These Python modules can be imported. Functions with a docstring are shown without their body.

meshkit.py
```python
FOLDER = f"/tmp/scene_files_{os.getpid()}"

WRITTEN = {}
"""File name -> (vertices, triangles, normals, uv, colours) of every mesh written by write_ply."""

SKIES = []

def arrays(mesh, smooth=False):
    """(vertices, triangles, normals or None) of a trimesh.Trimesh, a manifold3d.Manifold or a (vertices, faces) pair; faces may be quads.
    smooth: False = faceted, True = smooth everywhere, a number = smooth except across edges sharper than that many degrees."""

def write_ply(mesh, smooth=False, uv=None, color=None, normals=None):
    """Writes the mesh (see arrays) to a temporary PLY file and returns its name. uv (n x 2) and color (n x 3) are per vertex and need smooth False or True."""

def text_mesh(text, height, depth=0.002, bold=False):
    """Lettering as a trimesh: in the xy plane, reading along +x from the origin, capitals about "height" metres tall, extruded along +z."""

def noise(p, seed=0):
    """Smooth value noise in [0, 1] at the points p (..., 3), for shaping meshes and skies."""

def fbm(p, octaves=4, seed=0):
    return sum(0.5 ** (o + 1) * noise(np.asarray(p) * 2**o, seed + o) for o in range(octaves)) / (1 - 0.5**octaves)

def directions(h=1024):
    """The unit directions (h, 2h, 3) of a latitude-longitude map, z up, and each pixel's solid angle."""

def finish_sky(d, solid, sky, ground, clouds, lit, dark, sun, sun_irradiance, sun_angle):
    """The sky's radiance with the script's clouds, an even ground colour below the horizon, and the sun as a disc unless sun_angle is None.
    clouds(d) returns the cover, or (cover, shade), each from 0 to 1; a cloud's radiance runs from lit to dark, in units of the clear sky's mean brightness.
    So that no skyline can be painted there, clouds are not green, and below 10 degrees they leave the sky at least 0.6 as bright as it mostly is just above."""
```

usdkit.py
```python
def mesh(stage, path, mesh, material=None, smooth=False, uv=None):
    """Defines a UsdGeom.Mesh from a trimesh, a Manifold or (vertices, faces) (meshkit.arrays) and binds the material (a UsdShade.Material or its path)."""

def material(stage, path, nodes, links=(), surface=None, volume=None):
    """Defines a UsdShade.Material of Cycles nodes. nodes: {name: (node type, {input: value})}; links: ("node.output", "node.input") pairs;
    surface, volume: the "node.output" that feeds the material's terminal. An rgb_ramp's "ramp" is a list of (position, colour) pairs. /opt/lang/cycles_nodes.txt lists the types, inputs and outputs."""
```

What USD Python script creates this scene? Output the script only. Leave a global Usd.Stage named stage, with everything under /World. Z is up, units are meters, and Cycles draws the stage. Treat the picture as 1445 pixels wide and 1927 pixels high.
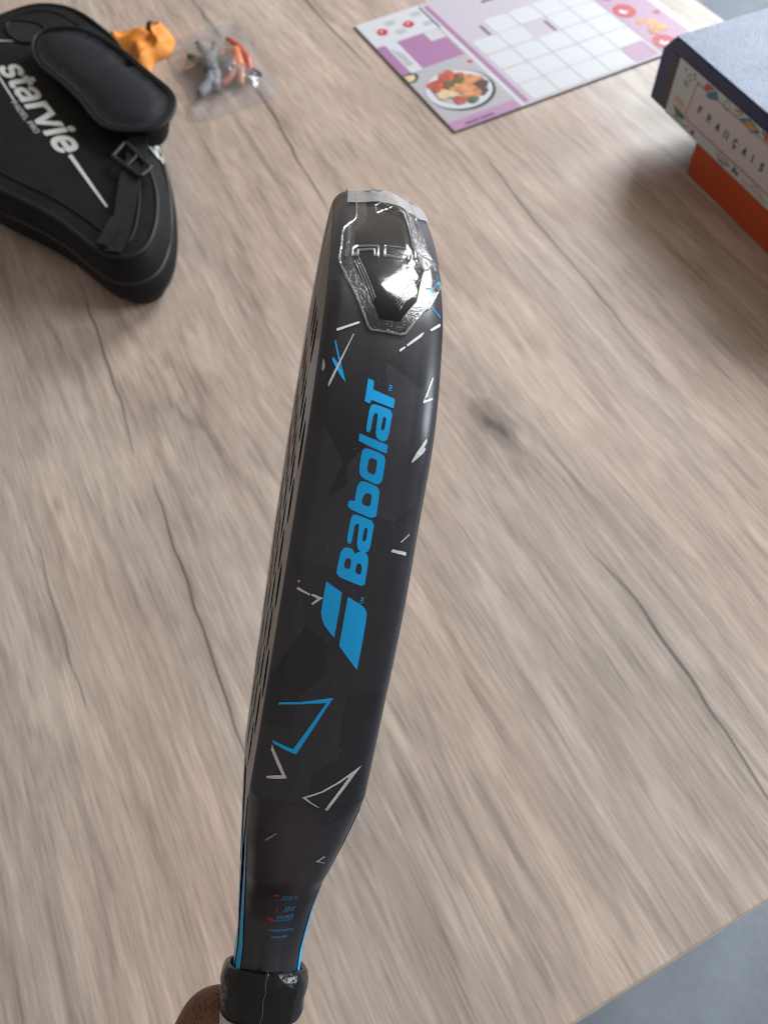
import math, random
import numpy as np, trimesh, shapely, usdkit
from meshkit import noise, fbm, text_mesh
from scipy.interpolate import PchipInterpolator
from scipy.spatial import Delaunay
from shapely.geometry import Polygon, Point, LineString
from pxr import Usd, UsdGeom, UsdLux, UsdShade, Gf, Sdf, Vt

random.seed(4); RNG = np.random.default_rng(4)
stage = Usd.Stage.CreateInMemory()
UsdGeom.SetStageUpAxis(stage, 'Z')
UsdGeom.Xform.Define(stage, '/World'); UsdGeom.Scope.Define(stage, '/World/Looks')

# ------------------------------------------------------------------ camera, light, exposure
# table top is z = 0; x runs across the wood grain, y along it
H = 0.637                                   # height of the camera over the table
K = H / 0.45                                # table-top coordinates below were measured for 0.45
CX = np.array([0.89195138, -0.40804568, 0.19473433])      # world axes in camera space (x right, y down, z forward)
CY = np.array([-0.4504727, -0.76516913, 0.45998973])
CZ = np.array([-0.03869213, -0.49801097, -0.8663071])
RW = np.array([CX, CY, CZ])                 # camera space -> world
cam = UsdGeom.Camera.Define(stage, '/World/camera')
cam.CreateHorizontalApertureAttr(36.0)
cam.CreateFocalLengthAttr(36.0 * 1450 / 1445)
cam.CreateFStopAttr(21.0); cam.CreateFocusDistanceAttr(0.275)
cam.CreateExposureAttr(0.06)
cam.CreateClippingRangeAttr(Gf.Vec2f(0.02, 100))
r, u, b = RW @ [1, 0, 0], RW @ [0, -1, 0], RW @ [0, 0, -1]
cam.AddTransformOp().Set(Gf.Matrix4d(*r, 0, *u, 0, *b, 0, 0, 0, H, 1))

def look_at(pos, target):
    z = np.array(pos, float) - np.array(target, float); z /= np.linalg.norm(z)
    x = np.cross([0, 0, 1], z); x /= np.linalg.norm(x); y = np.cross(z, x)
    return Gf.Matrix4d(*x, 0, *y, 0, *z, 0, *map(float, pos), 1)

def rect_light(name, pos, target, w, h, color, power):
    l = UsdLux.RectLight.Define(stage, '/World/' + name)
    l.CreateWidthAttr(w); l.CreateHeightAttr(h); l.CreateIntensityAttr(power); l.CreateColorAttr(Gf.Vec3f(*color))
    l.AddTransformOp().Set(look_at(pos, target))
def polar(az, dist, z, c=(.3, .3)): return (c[0] + dist * math.cos(math.radians(az)), c[1] + dist * math.sin(math.radians(az)), z)
rect_light('window_light', polar(35, 3.2, 1.66), (0.3, 0.3, 0.0), 1.5, 1.5, (0.93, 0.97, 1.0), 17.5)
rect_light('side_window_light', polar(-24, 2.9, 1.30), (0.2, 0.2, 0.2), 1.5, 1.5, (0.84, 0.93, 1.0), 12.0)
dome = UsdLux.DomeLight.Define(stage, '/World/room_light')
dm = usdkit.material(stage, '/World/Looks/room_light', {'b': ('background_shader', {'color': (1.0, 0.90, 0.80), 'strength': 0.26})}, surface='b.background')
UsdShade.MaterialBindingAPI.Apply(dome.GetPrim()).Bind(dm)

# ------------------------------------------------------------------ helpers
taken = {}
def numbered(parent, name):
    k = (str(parent), name); n = taken.get(k, -1) + 1; taken[k] = n
    return f'{parent}/{name}' + (f'_{n:03d}' if n else '')

def tag(p, label=None, cat=None, group=None, kind=None):
    p = p.GetPrim() if hasattr(p, 'GetPrim') else p
    for k_, v_ in (('label', label), ('category', cat), ('group', group), ('kind', kind)):
        if v_: p.SetCustomDataByKey(k_, v_)
    return p

def thing(name, label, cat, group=None, matrix=None, loc=None):
    x = UsdGeom.Xform.Define(stage, numbered('/World', name))
    if matrix is not None: x.AddTransformOp().Set(Gf.Matrix4d(*[float(v) for v in np.array(matrix).T.ravel()]))
    elif loc is not None: x.AddTranslateOp().Set(Gf.Vec3d(*map(float, loc)))
    return tag(x, label, cat, group)

def part(parent, name, mesh, mat, smooth=False, label=None, kind=None, uv=None):
    path = str(parent.GetPath()) if parent is not None else '/World'
    m = usdkit.mesh(stage, numbered(path, name), mesh, mat, smooth=smooth, uv=uv)
    tag(m, label, None, None, kind)
    return m.GetPrim()

def M(name, color, rough=0.5, bump=None, vary=None, **kw):
    """principled material; vary = (scale, amount) tone noise, bump = (scale, height)"""
    n = {'p': ('principled_bsdf', {'base_color': color, 'roughness': rough, **kw}), 'tc': ('texture_coordinate', {})}
    L = []
    if vary:
        d = tuple(c * (1 - vary[1]) for c in color); h = tuple(min(1, c * (1 + vary[1])) for c in color)
        n['n'] = ('noise_texture', {'scale': vary[0], 'detail': 4.0}); n['r'] = ('rgb_ramp', {'ramp': [(0.25, d), (0.75, h)]})
        L += [('tc.object', 'n.vector'), ('n.fac', 'r.fac'), ('r.color', 'p.base_color')]
    if bump:
        n['bn'] = ('noise_texture', {'scale': bump[0], 'detail': 3.0}); n['b'] = ('bump', {'strength': 1.0, 'distance': bump[1]})
        L += [('tc.object', 'bn.vector'), ('bn.fac', 'b.height'), ('b.normal', 'p.normal')]
    return usdkit.material(stage, '/World/Looks/' + name, n, L, surface='p.BSDF')

def tri2d(poly, step, extra=None):
    """triangulates a shapely polygon with interior points; returns (n x 2), faces"""
    if poly.is_empty: return np.zeros((0, 2)), np.zeros((0, 3), int)
    polys = list(getattr(poly, 'geoms', [poly])); V, F, o = [], [], 0
    for g in polys:
        g = g.segmentize(step); pts = [np.array(g.exterior.coords)[:-1]] + [np.array(i.coords)[:-1] for i in g.interiors]
        x0, y0, x1, y1 = g.bounds
        gx, gy = np.meshgrid(np.arange(x0 + step / 2, x1, step), np.arange(y0 + step / 2, y1, step))
        q = np.stack([gx.ravel(), gy.ravel()], 1); q = q + RNG.uniform(-.12, .12, q.shape) * step
        inner = g.buffer(-step * .45)
        if len(q) and not inner.is_empty: pts.append(q[shapely.contains_xy(inner, q[:, 0], q[:, 1])])
        p = np.unique(np.vstack(pts).round(7), axis=0); f = Delaunay(p).simplices
        c = p[f].mean(1); f = f[shapely.contains_xy(g, c[:, 0], c[:, 1])]
        a = p[f]; ar = np.cross(a[:, 1] - a[:, 0], a[:, 2] - a[:, 0]); f = f[abs(ar) > 1e-14]; ar = ar[abs(ar) > 1e-14]
        f = np.where((ar > 0)[:, None], f, f[:, ::-1]); V.append(p); F.append(f + o); o += len(p)
    return np.vstack(V), np.vstack(F)

def tube(pts, r, sides=8, closed=False, cap=True):
    p = np.asarray(pts, float); n = len(p)
    t = np.roll(p, -1, 0) - np.roll(p, 1, 0) if closed else np.gradient(p, axis=0)
    t /= np.linalg.norm(t, axis=1, keepdims=True) + 1e-12
    ref = np.array([0, 0, 1.0]); a = np.cross(t, ref); bad = np.linalg.norm(a, axis=1) < .1; a[bad] = np.cross(t[bad], [1.0, 0, 0])
    a /= np.linalg.norm(a, axis=1, keepdims=True); bb = np.cross(t, a); th = np.arange(sides) * 2 * np.pi / sides
    rr = np.broadcast_to(r, (n,))[:, None, None]
    v = (p[:, None] + rr * (np.cos(th)[None, :, None] * a[:, None] + np.sin(th)[None, :, None] * bb[:, None])).reshape(-1, 3)
    m = n if closed else n - 1; i, j = np.meshgrid(np.arange(m), np.arange(sides), indexing='ij'); i2 = (i + 1) % n; j2 = (j + 1) % sides
    q = np.stack([i * sides + j, i2 * sides + j, i2 * sides + j2, i * sides + j2], -1).reshape(-1, 4)
    f = np.vstack([q[:, [0, 1, 2]], q[:, [0, 2, 3]]])
    if cap and not closed:
        v = np.vstack([v, p[0], p[-1]]); e = (n - 1) * sides; jj = np.arange(sides); k2 = (jj + 1) % sides
        f = np.vstack([f, np.stack([jj, k2, np.full(sides, n * sides)], 1), np.stack([e + k2, e + jj, np.full(sides, n * sides + 1)], 1)])
    m_ = trimesh.Trimesh(v, f, process=False); trimesh.repair.fix_normals(m_)
    return m_

def cat(ms): return trimesh.util.concatenate(ms)

def smooth_curve(pts, n=10, closed=False):
    from scipy.interpolate import CubicSpline
    p = np.array(pts, float)
    if closed: p = np.vstack([p, p[:1]])
    s = np.r_[0, np.cumsum(np.linalg.norm(np.diff(p, axis=0), axis=1))]
    c = CubicSpline(s, p, bc_type='periodic' if closed else 'natural')
    q = c(np.linspace(0, s[-1], n * (len(p) - 1) + 1))
    return q[:-1] if closed else q

def bevel_box(w, d, h, bev=0.001):
    import manifold3d as m3
    c = m3.Manifold.cube([w - 2 * bev, d - 2 * bev, h], True) + m3.Manifold.cube([w - 2 * bev, d, h - 2 * bev], True) + m3.Manifold.cube([w, d - 2 * bev, h - 2 * bev], True)
    m = c.hull().to_mesh(); return trimesh.Trimesh(m.vert_properties[:, :3], m.tri_verts, process=False)

def loft(rings, cap_top=True, cap_bottom=True):
    """closed rings (k x n x 3) joined into a skin, ends closed by fans"""
    R = np.array(rings); k, n = R.shape[:2]; v = R.reshape(-1, 3); i, j = np.meshgrid(np.arange(k - 1), np.arange(n), indexing='ij'); j2 = (j + 1) % n
    q = np.stack([i * n + j, i * n + j2, (i + 1) * n + j2, (i + 1) * n + j], -1).reshape(-1, 4); f = [q[:, [0, 1, 2]], q[:, [0, 2, 3]]]
    ex = []
    jj = np.arange(n); kk = (jj + 1) % n
    if cap_bottom: ex.append(R[0].mean(0)); f.append(np.stack([kk, jj, np.full(n, k * n + len(ex) - 1)], 1))
    if cap_top: ex.append(R[-1].mean(0)); f.append(np.stack([(k - 1) * n + jj, (k - 1) * n + kk, np.full(n, k * n + len(ex) - 1)], 1))
    if ex: v = np.vstack([v, ex])
    m = trimesh.Trimesh(v, np.vstack(f), process=False); trimesh.repair.fix_normals(m)
    return m
def xy(p, z=0.0):                                  # measured table coordinates -> world
    p = np.atleast_2d(np.array(p, float)) * K
    return np.column_stack([p, np.full(len(p), z)]) if np.isscalar(z) else np.column_stack([p, z])

# ------------------------------------------------------------------ table and floor
def wood_print(X, Y):
    """the printed oak of the laminate; X, Y in metres (grain along Y)"""
    x, y = X / K, Y / K
    P3 = lambda a, b, c=0.0: np.stack([a, b, np.full_like(a, c)], -1)
    kn = [(0.2049, 0.2649, .012, 1.0), (0.0147, 0.4014, .016, .55), (-0.0086, 0.3184, .012, .35), (0.2993, 0.3048, .010, .3), (0.33, .62, .012, .4), (0.12, .95, .015, .5), (-.15, .18, .01, .4)]
    warp = (fbm(P3(x * 9, y * 2.2, 3.3), 3, 5) - .5) * .035 + (noise(P3(x * 30, y * 7, 1.7), 8) - .5) * .006
    for kx, ky, kr, ks in kn:                       # the grain bends round the knots
        d2 = ((x - kx) / (kr * 1.6)) ** 2 + ((y - ky) / (kr * 4.5)) ** 2
        warp += np.sign(x - kx) * np.exp(-d2) * kr * .8 * ks
    xw = x + warp
    broad = fbm(P3(xw * 16, y * 2.2, 2.0), 3, 11)
    mid = fbm(P3(xw * 75, y * 9, 5.0), 3, 21)
    fine = fbm(P3(xw * 240, y * 20, 7.0), 3, 31)
    tiny = noise(P3(xw * 800, y * 28, 9.0), 41)
    pink = np.clip((fbm(P3(xw * 11, y * 1.5, 12.0), 3, 51) - .5) * 2.6 + .5, 0, 1)[..., None]
    base = np.array([.515, .393, .324]) * pink + np.array([.476, .402, .348]) * (1 - pink)
    v = 1 + (broad - .5) * .20 + (mid - .5) * .13 + (fine - .5) * .24 + (fbm(P3(x * 40, y * 14, 71.0), 4, 101) - .5) * .22 + (tiny - .5) * .27
    v -= np.clip((fbm(P3(xw * 150, y * 12, 15.0), 3, 61) - .62) * 1.7, 0, .17)             # dark pores
    pl = np.clip((fbm(P3(xw * 110, y * 14, 25.0), 3, 71) - .58) * 1.6, 0, .16)
    v += pl                                                                                # limed streaks
    dark = np.zeros_like(x)
    for kx, ky, kr, ks in kn:
        rr = np.hypot((x - kx) / kr, (y - ky) / (kr * 2.3)) + (noise(P3(x * 160, y * 70, 4.0), 9) - .5) * .7
        v -= ks * .20 * np.exp(-(rr / 1.6) ** 2) * (1 + .6 * np.sin(rr * 9))
        if ks > .9: dark += np.exp(-(rr / .62) ** 2) * .9
    # long tail under the big knot, and the burl beside the left crack
    v -= .16 * np.exp(-((x - .201 + (y - .23) * .1) / .006) ** 2) * np.exp(-((y - .215) / .045) ** 2)
    bm = np.exp(-((x + .012) / .026) ** 2 - ((y - .335) / .06) ** 2)
    v += bm * .55 * (fbm(P3(x * 75 + 3 * fbm(P3(x * 30, y * 18), 2), y * 36, 31.0), 3, 81) - .5)
    v -= .1 * np.exp(-(np.abs(np.hypot((x - .0147) / .011, (y - .405) / .035) - 1) / .22) ** 2)
    cracks = [([(-.023, .56), (-.0257, .49), (-.0285, .4483), (-.0291, .4172), (-.0344, .3725), (-.0352, .3599)], .0006),
              ([(-.0303, .3385), (-.0317, .3225), (-.032, .3022), (-.0348, .2785), (-.0352, .2529), (-.0371, .2204), (-.0395, .1827), (-.0406, .1575), (-.0420, .128)], .0010),
              ([(.2057, .1621), (.2073, .141), (.21, .124), (.2116, .1067), (.2105, .0773), (.2098, .0524), (.2084, .0309), (.2065, .0055), (.2047, -.0182), (.2034, -.045)], .0007),
              ([(.2091, .98), (.2096, .8622), (.2081, .7506), (.206, .6763), (.1998, .6108), (.1973, .5693), (.194, .5269)], .0011),
              ([(.3531, .5402), (.3444, .4532), (.343, .3972), (.3426, .3579), (.3391, .3052), (.3362, .2518)], .0009),
              ([(.315, .95), (.318, .80), (.322, .70)], .0008), ([(-.115, .33), (-.1175, .27), (-.117, .2)], .0004)]
    for pts, wd in cracks:
        p = np.array(sorted(pts, key=lambda q: q[1])); cxv = np.interp(y, p[:, 1], p[:, 0]) + (noise(P3(y * 60, y * 0, 3.0), 3) - .5) * .0016
        tt = np.clip((y - p[0, 1]) / (p[-1, 1] - p[0, 1]), 0, 1); w_ = wd * 1.35 * (np.sin(np.pi * tt) ** .45) * (.6 + .6 * noise(P3(y * 45, y * 0, 8.0), 6)) + 1e-5
        inside = (y > p[0, 1]) & (y < p[-1, 1])
        dark = np.maximum(dark, np.where(inside, np.exp(-((x - cxv) / w_) ** 2) * .95, 0))
        v -= np.where(inside, np.exp(-((x - cxv) / (wd * 5)) ** 2) * .10 * np.sin(np.pi * tt), 0)
    fl = np.clip((noise(P3(x * 300, y * 20, 55.0), 91) - .90) * 8, 0, 1) * np.clip((noise(P3(x * 22, y * 9, 56.0), 92) - .5) * 4, 0, 1)
    dark = np.maximum(dark, fl * .45)
    col = base * np.clip(v, .3, 1.45)[..., None]
    dark = np.clip(dark, 0, .9)[..., None]
    return np.clip(col * (1 - dark) + np.array([.10, .085, .075]) * dark, .02, .8)

X0, X1, Y0, Y1, TT = -.62, .675 * K, -.0588 * K, 1.95, .024
wood = usdkit.material(stage, '/World/Looks/oak_laminate', {
    'a': ('attribute', {'attribute': 'print'}), 'tc': ('texture_coordinate', {}),
    'mp': ('mapping', {'scale': (560.0, 30.0, 1.0)}), 'n': ('noise_texture', {'scale': 1.0, 'detail': 4.0, 'roughness': .6}),
    'mr': ('map_range', {'from_min': .25, 'from_max': .75, 'to_min': .82, 'to_max': 1.15}),
    'mp2': ('mapping', {'scale': (640.0, 24.0, 1.0), 'location': (3.1, 7.7, 0.0)}), 'n2': ('noise_texture', {'scale': 1.0, 'detail': 3.0}),
    'mr2': ('map_range', {'from_min': .55, 'from_max': .78, 'to_min': 1.02, 'to_max': .70, 'clamp': True}), 'mm': ('math', {'math_type': 'multiply'}),
    'n4': ('noise_texture', {'scale': 9.0, 'detail': 5.0}), 'mr4': ('map_range', {'from_min': .3, 'from_max': .7, 'to_min': .38, 'to_max': .54}),
    'mx': ('vector_math', {'math_type': 'scale'}), 'b': ('bump', {'strength': .35, 'distance': .0004}),
    'p': ('principled_bsdf', {'roughness': .46, 'specular_ior_level': .35})},
    [('tc.object', 'mp.vector'), ('mp.vector', 'n.vector'), ('n.fac', 'mr.value'), ('tc.object', 'mp2.vector'), ('mp2.vector', 'n2.vector'), ('n2.fac', 'mr2.value'), ('mr.result', 'mm.value1'), ('mr2.result', 'mm.value2'), ('tc.object', 'n4.vector'), ('n4.fac', 'mr4.value'), ('mr4.result', 'p.roughness'), ('a.color', 'mx.vector1'), ('mm.value', 'mx.scale'), ('mx.vector', 'p.base_color'),
     ('n.fac', 'b.height'), ('b.normal', 'p.normal')], surface='p.BSDF')
edge_mat = M('table_edge_band', (.50, .42, .33), .45, vary=(60, .12))
leg_mat = M('table_leg_metal', (.06, .06, .065), .4)
table = thing('dining_table', 'large table with pale printed oak grain under all the other things', 'table')
gx, gy = np.linspace(X0, X1, 1750), np.linspace(Y0, Y1, 300)
GX, GY = np.meshgrid(gx, gy); col = wood_print(GX, GY).reshape(-1, 3)
nx, ny = len(gx), len(gy); i, j = np.meshgrid(np.arange(ny - 1), np.arange(nx - 1), indexing='ij')
q = np.stack([i * nx + j, i * nx + j + 1, (i + 1) * nx + j + 1, (i + 1) * nx + j], -1).reshape(-1, 4)
top = part(table, 'tabletop', (np.column_stack([GX.ravel(), GY.ravel(), np.zeros(nx * ny)]), q), wood)
UsdGeom.PrimvarsAPI(top).CreatePrimvar('print', Sdf.ValueTypeNames.Color3fArray, 'vertex').Set(Vt.Vec3fArray.FromNumpy(col.astype(np.float32)))
def box_at(c, s, bev=.001):
    m = bevel_box(*s, bev); m.apply_translation(c); return m
part(table, 'core_board', box_at(((X0 + X1) / 2, (Y0 + Y1) / 2, -TT / 2 - .0006), (X1 - X0 - .003, Y1 - Y0 - .003, TT), .001), edge_mat)
for c, s in ((((X0 + X1) / 2, Y0 - .0007, -TT / 2 - .0004), (X1 - X0, .0018, TT)), ((X1 + .0007, (Y0 + Y1) / 2, -TT / 2 - .0004), (.0018, Y1 - Y0, TT)), ((X0 - .0007, (Y0 + Y1) / 2, -TT / 2 - .0004), (.0018, Y1 - Y0, TT)), (((X0 + X1) / 2, Y1 + .0007, -TT / 2 - .0004), (X1 - X0, .0018, TT))):
    part(table, 'edge_band', box_at(c, s, .0004), edge_mat)
for sx in (X0 + .08, X1 - .08):
    for sy in (Y0 + .08, Y1 - .08):
        part(table, 'leg', box_at((sx, sy, -.02 - .36), (.06, .06, .71), .003), leg_mat)

floor_mat = usdkit.material(stage, '/World/Looks/floor_vinyl', {
    'tc': ('texture_coordinate', {}), 'n': ('noise_texture', {'scale': 7.0, 'detail': 6.0, 'roughness': .6}), 'n2': ('noise_texture', {'scale': 60.0, 'detail': 3.0}),
    'r': ('rgb_ramp', {'ramp': [(.3, (.19, .222, .265)), (.7, (.27, .30, .345))]}), 'mx': ('mix', {'mix_type': 'overlay', 'fac': .12}),
    'b': ('bump', {'strength': .3, 'distance': .002}), 'p': ('principled_bsdf', {'roughness': .38})},
    [('tc.object', 'n.vector'), ('tc.object', 'n2.vector'), ('n.fac', 'r.fac'), ('r.color', 'mx.color1'), ('n2.color', 'mx.color2'), ('mx.color', 'p.base_color'), ('n2.fac', 'b.height'), ('b.normal', 'p.normal')], surface='p.BSDF')
fl = part(None, 'floor', (np.array([(-6, -6, -.75), (9, -6, -.75), (9, 9, -.75), (-6, 9, -.75)], float), np.array([[0, 1, 2, 3]])), floor_mat)
tag(fl, 'grey blue speckled floor beyond the table edges', None, None, 'structure')

# ------------------------------------------------------------------ the racket
POSE_R = [[0.1216768, -0.9787719, 0.1649254], [-0.9761395, -0.148107, -0.1587956], [0.1798512, -0.1416685, -0.9734391]]   # rows: long axis, face normal, width axis, in camera space
POSE_C = np.array([-0.029322, 0.027466, 0.340243])
KS=[-.30,-.165,-.152,-.138,-.125,-.1062,-.0893,-.0790,-.0531,-.0389,-.0252,-.0117,.0085,.04,.0707,.1026,.1172,.1381,.150]
KW=[.0165,.0165,.0168,.0205,.0295,.0478,.0662,.0775,.0936,.0985,.1043,.1094,.1150,.1228,.1183,.1013,.0899,.0695,.0550]
TIP=.1613; TN=.0265
g_w=PchipInterpolator(np.append(KS,TIP),np.append(np.array(KW)**2,0))
def width(s):
    v=np.sqrt(np.maximum(g_w(s),0)); l=np.interp(s,[-.128,-.0800,-.0300],[.0268,.0785,.1022]); t=np.clip(np.minimum((np.asarray(s)+.125)/.008,(-.034-np.asarray(s))/.010),0,1); return v*(1-t)+l*t
def thick(s): return np.interp(s,[-.3,-.15,-.118,-.083,.2],[TN,TN,.0318,.038,.038])
# near outline from collar to tip, arc-length
_s=TIP-(np.linspace(1,0,2500)**2)*(TIP+.17); _w=width(_s)
_u=np.concatenate([[0],np.cumsum(np.hypot(np.diff(_s),np.diff(_w)))])
U = float(_u[-1]); NU,NK=520,49
def smooth(a,k=9):
    return np.convolve(np.pad(a,k//2,mode='edge'),np.ones(k)/k,'valid')
def rim_grid():
    u=np.linspace(0,U,NU); s=np.interp(u,_u,_s); w=np.interp(u,_u,_w)
    s=np.concatenate([s,s[-2::-1]]); w=np.concatenate([w,-w[-2::-1]])
    ts=np.gradient(s); tw=np.gradient(w)
    for _ in range(1): ts=smooth(ts,5); tw=smooth(tw,5)
    l=np.hypot(ts,tw); ns,nw=-tw/l,ts/l    # outward: near side w>0 moving to tip: outward=+w
    uu=np.linspace(0,2*U,2*NU-1)
    h=thick(s)/2
    F=lambda v:np.interp(s,[-.3,-.15,-.10,.11,.14],v)
    k=np.linspace(-1,1,NK); ak=np.abs(k); t=np.clip((ak-.7)/.3,0,1)
    L=(k>0)[None]
    bi=np.where(L,F([.0080,.0080,.0040,.0040,.0060])[:,None],F([.0080,.0080,.0068,.0068,.0085])[:,None])
    bn=np.where(L,F([.0085,.0085,.0046,.0046,.0060])[:,None],F([.0085,.0085,.0080,.0080,.0085])[:,None])
    hh=np.where(L,h[:,None]+F([-.0012,-.0012,0,0,0])[:,None],h[:,None]+F([0,0,.0007,.0007,.0007])[:,None])
    cr=F([.0012,.0012,.0011,.0011,.0014])[:,None]
    # left corner a soft chamfer, right corner rounded
    th=t*np.pi/2; mixw=np.where(L,F([0,0,.7,.7,.3])[:,None],0.)
    fi=(1-np.cos(th))[None]*(1-mixw)+(t**1.25)[None]*mixw
    fn=np.sin(th)[None]*(1-mixw)+(1-(1-t)**1.25)[None]*mixw
    flat=(ak<=.7)[None]
    inset=np.where(flat,-cr*(1-(ak[None]/.7)**2),bi*fi)
    n=np.sign(k)[None]*np.where(flat,(hh-bn)*ak[None]/.7,(hh-bn)+bn*fn)
    P=np.stack([s[:,None]-inset*ns[:,None],n,w[:,None]-inset*nw[:,None]],-1)
    return uu,k,P

BUTT = .300
mat4 = np.eye(4); mat4[:3, :3] = RW @ np.array(POSE_R).T; mat4[:3, 3] = RW @ (POSE_C - BUTT * np.array(POSE_R)[0]) + [0, 0, H]
racket = thing('padel_racket', 'black padel racket with blue lettering, seen edge-on and held up by a hand', 'padel racket', matrix=mat4)
loc = lambda p: np.asarray(p, float) + [BUTT, 0, 0]
uu, kk, GP = rim_grid()
GN = np.cross(np.gradient(GP, axis=1), np.gradient(GP, axis=0)); GN /= np.linalg.norm(GN, axis=2, keepdims=True) + 1e-12
if GN[np.argmin(abs(uu - .25)), NK // 2, 2] < 0: GN = -GN
def surf(u, k, lift=0.0):
    """point on the edge of the racket: u along it from the collar (m), k across it (-1..1)"""
    a = np.clip(np.asarray(u) / (uu[1] - uu[0]), 0, len(uu) - 1.001); c = np.clip((np.asarray(k) + 1) / 2 * (NK - 1), 0, NK - 1.001)
    i, j = a.astype(int), c.astype(int); fa, fc = (a - i)[:, None], (c - j)[:, None]
    bl = lambda G: (G[i, j] * (1 - fa) * (1 - fc) + G[i + 1, j] * fa * (1 - fc) + G[i, j + 1] * (1 - fa) * fc + G[i + 1, j + 1] * fa * fc)
    return loc(bl(GP) + bl(GN) * np.broadcast_to(np.asarray(lift, float), np.shape(u))[:, None])
KU = .0214
def decal(poly, step=.0022, lift=.00012):
    v, f = tri2d(poly, step); return trimesh.Trimesh(surf(v[:, 0], v[:, 1] / KU, lift), f, process=False)
def uk(pts): return Polygon([(a * 1e-4, b_ * 1e-3 * KU) for a, b_ in pts])

black = usdkit.material(stage, '/World/Looks/racket_black', {
    'tc': ('texture_coordinate', {}), 'mp': ('mapping', {'scale': (1.0, 1.6, .8), 'rotation': (.5, .3, .9)}),
    'v': ('voronoi_texture', {'scale': 36.0}), 'sp': ('separate_color', {}), 'r': ('rgb_ramp', {'ramp': [(.0, (.0170, .0162, .0215)), (.4, (.0205, .0198, .0265)), (.45, (.0265, .0258, .0345)), (.8, (.0310, .0305, .0410)), (1.0, (.045, .044, .058))]}),
    'n': ('noise_texture', {'scale': 900.0, 'detail': 2.0}), 'b': ('bump', {'strength': .12, 'distance': .0002}),
    'n3': ('noise_texture', {'scale': 38.0, 'detail': 6.0, 'roughness': .65}), 'mr': ('map_range', {'from_min': .3, 'from_max': .7, 'to_min': .32, 'to_max': .52}),
    'p': ('principled_bsdf', {'roughness': .30, 'coat_weight': .22, 'coat_roughness': .25})},
    [('tc.object', 'mp.vector'), ('mp.vector', 'v.vector'), ('v.color', 'sp.color'), ('sp.r', 'r.fac'), ('r.color', 'p.base_color'), ('tc.object', 'n.vector'), ('n.fac', 'b.height'), ('b.normal', 'p.normal'), ('tc.object', 'n3.vector'), ('n3.fac', 'mr.value'), ('mr.result', 'p.roughness')], surface='p.BSDF')
face_mat = usdkit.material(stage, '/World/Looks/racket_face', {
    'tc': ('texture_coordinate', {}), 'mp': ('mapping', {'scale': (1.0, 1.0, .55), 'rotation': (0, .55, 0)}),
    'v': ('voronoi_texture', {'scale': 24.0, 'metric': 'manhattan'}), 'sp': ('separate_color', {}), 'r': ('rgb_ramp', {'ramp': [(.0, (.085, .062, .052)), (.3, (.12, .085, .07)), (.45, (.12, .17, .21)), (.62, (.17, .24, .30)), (.76, (.04, .038, .038)), (1.0, (.10, .085, .075))], 'interpolate': False}),  # brown cells paint the reflected table into the base colour; slate is print
    'p': ('principled_bsdf', {'roughness': .32, 'specular_ior_level': .12})},
    [('tc.object', 'mp.vector'), ('mp.vector', 'v.vector'), ('v.color', 'sp.color'), ('sp.r', 'r.fac'), ('r.color', 'p.base_color')], surface='p.BSDF')
foam = M('racket_foam', (.008, .008, .009), .8)
blue = M('print_blue', (.004, .44, .95), .38, vary=(25, .06))
white = M('print_white', (.80, .79, .80), .35)
grey = M('print_grey_dimmed', (.66, .64, .64), .35)  # grey strokes, and white print painted greyer where the light is weaker
dim = M('print_dim_grey', (.32, .31, .31), .4)
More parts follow.
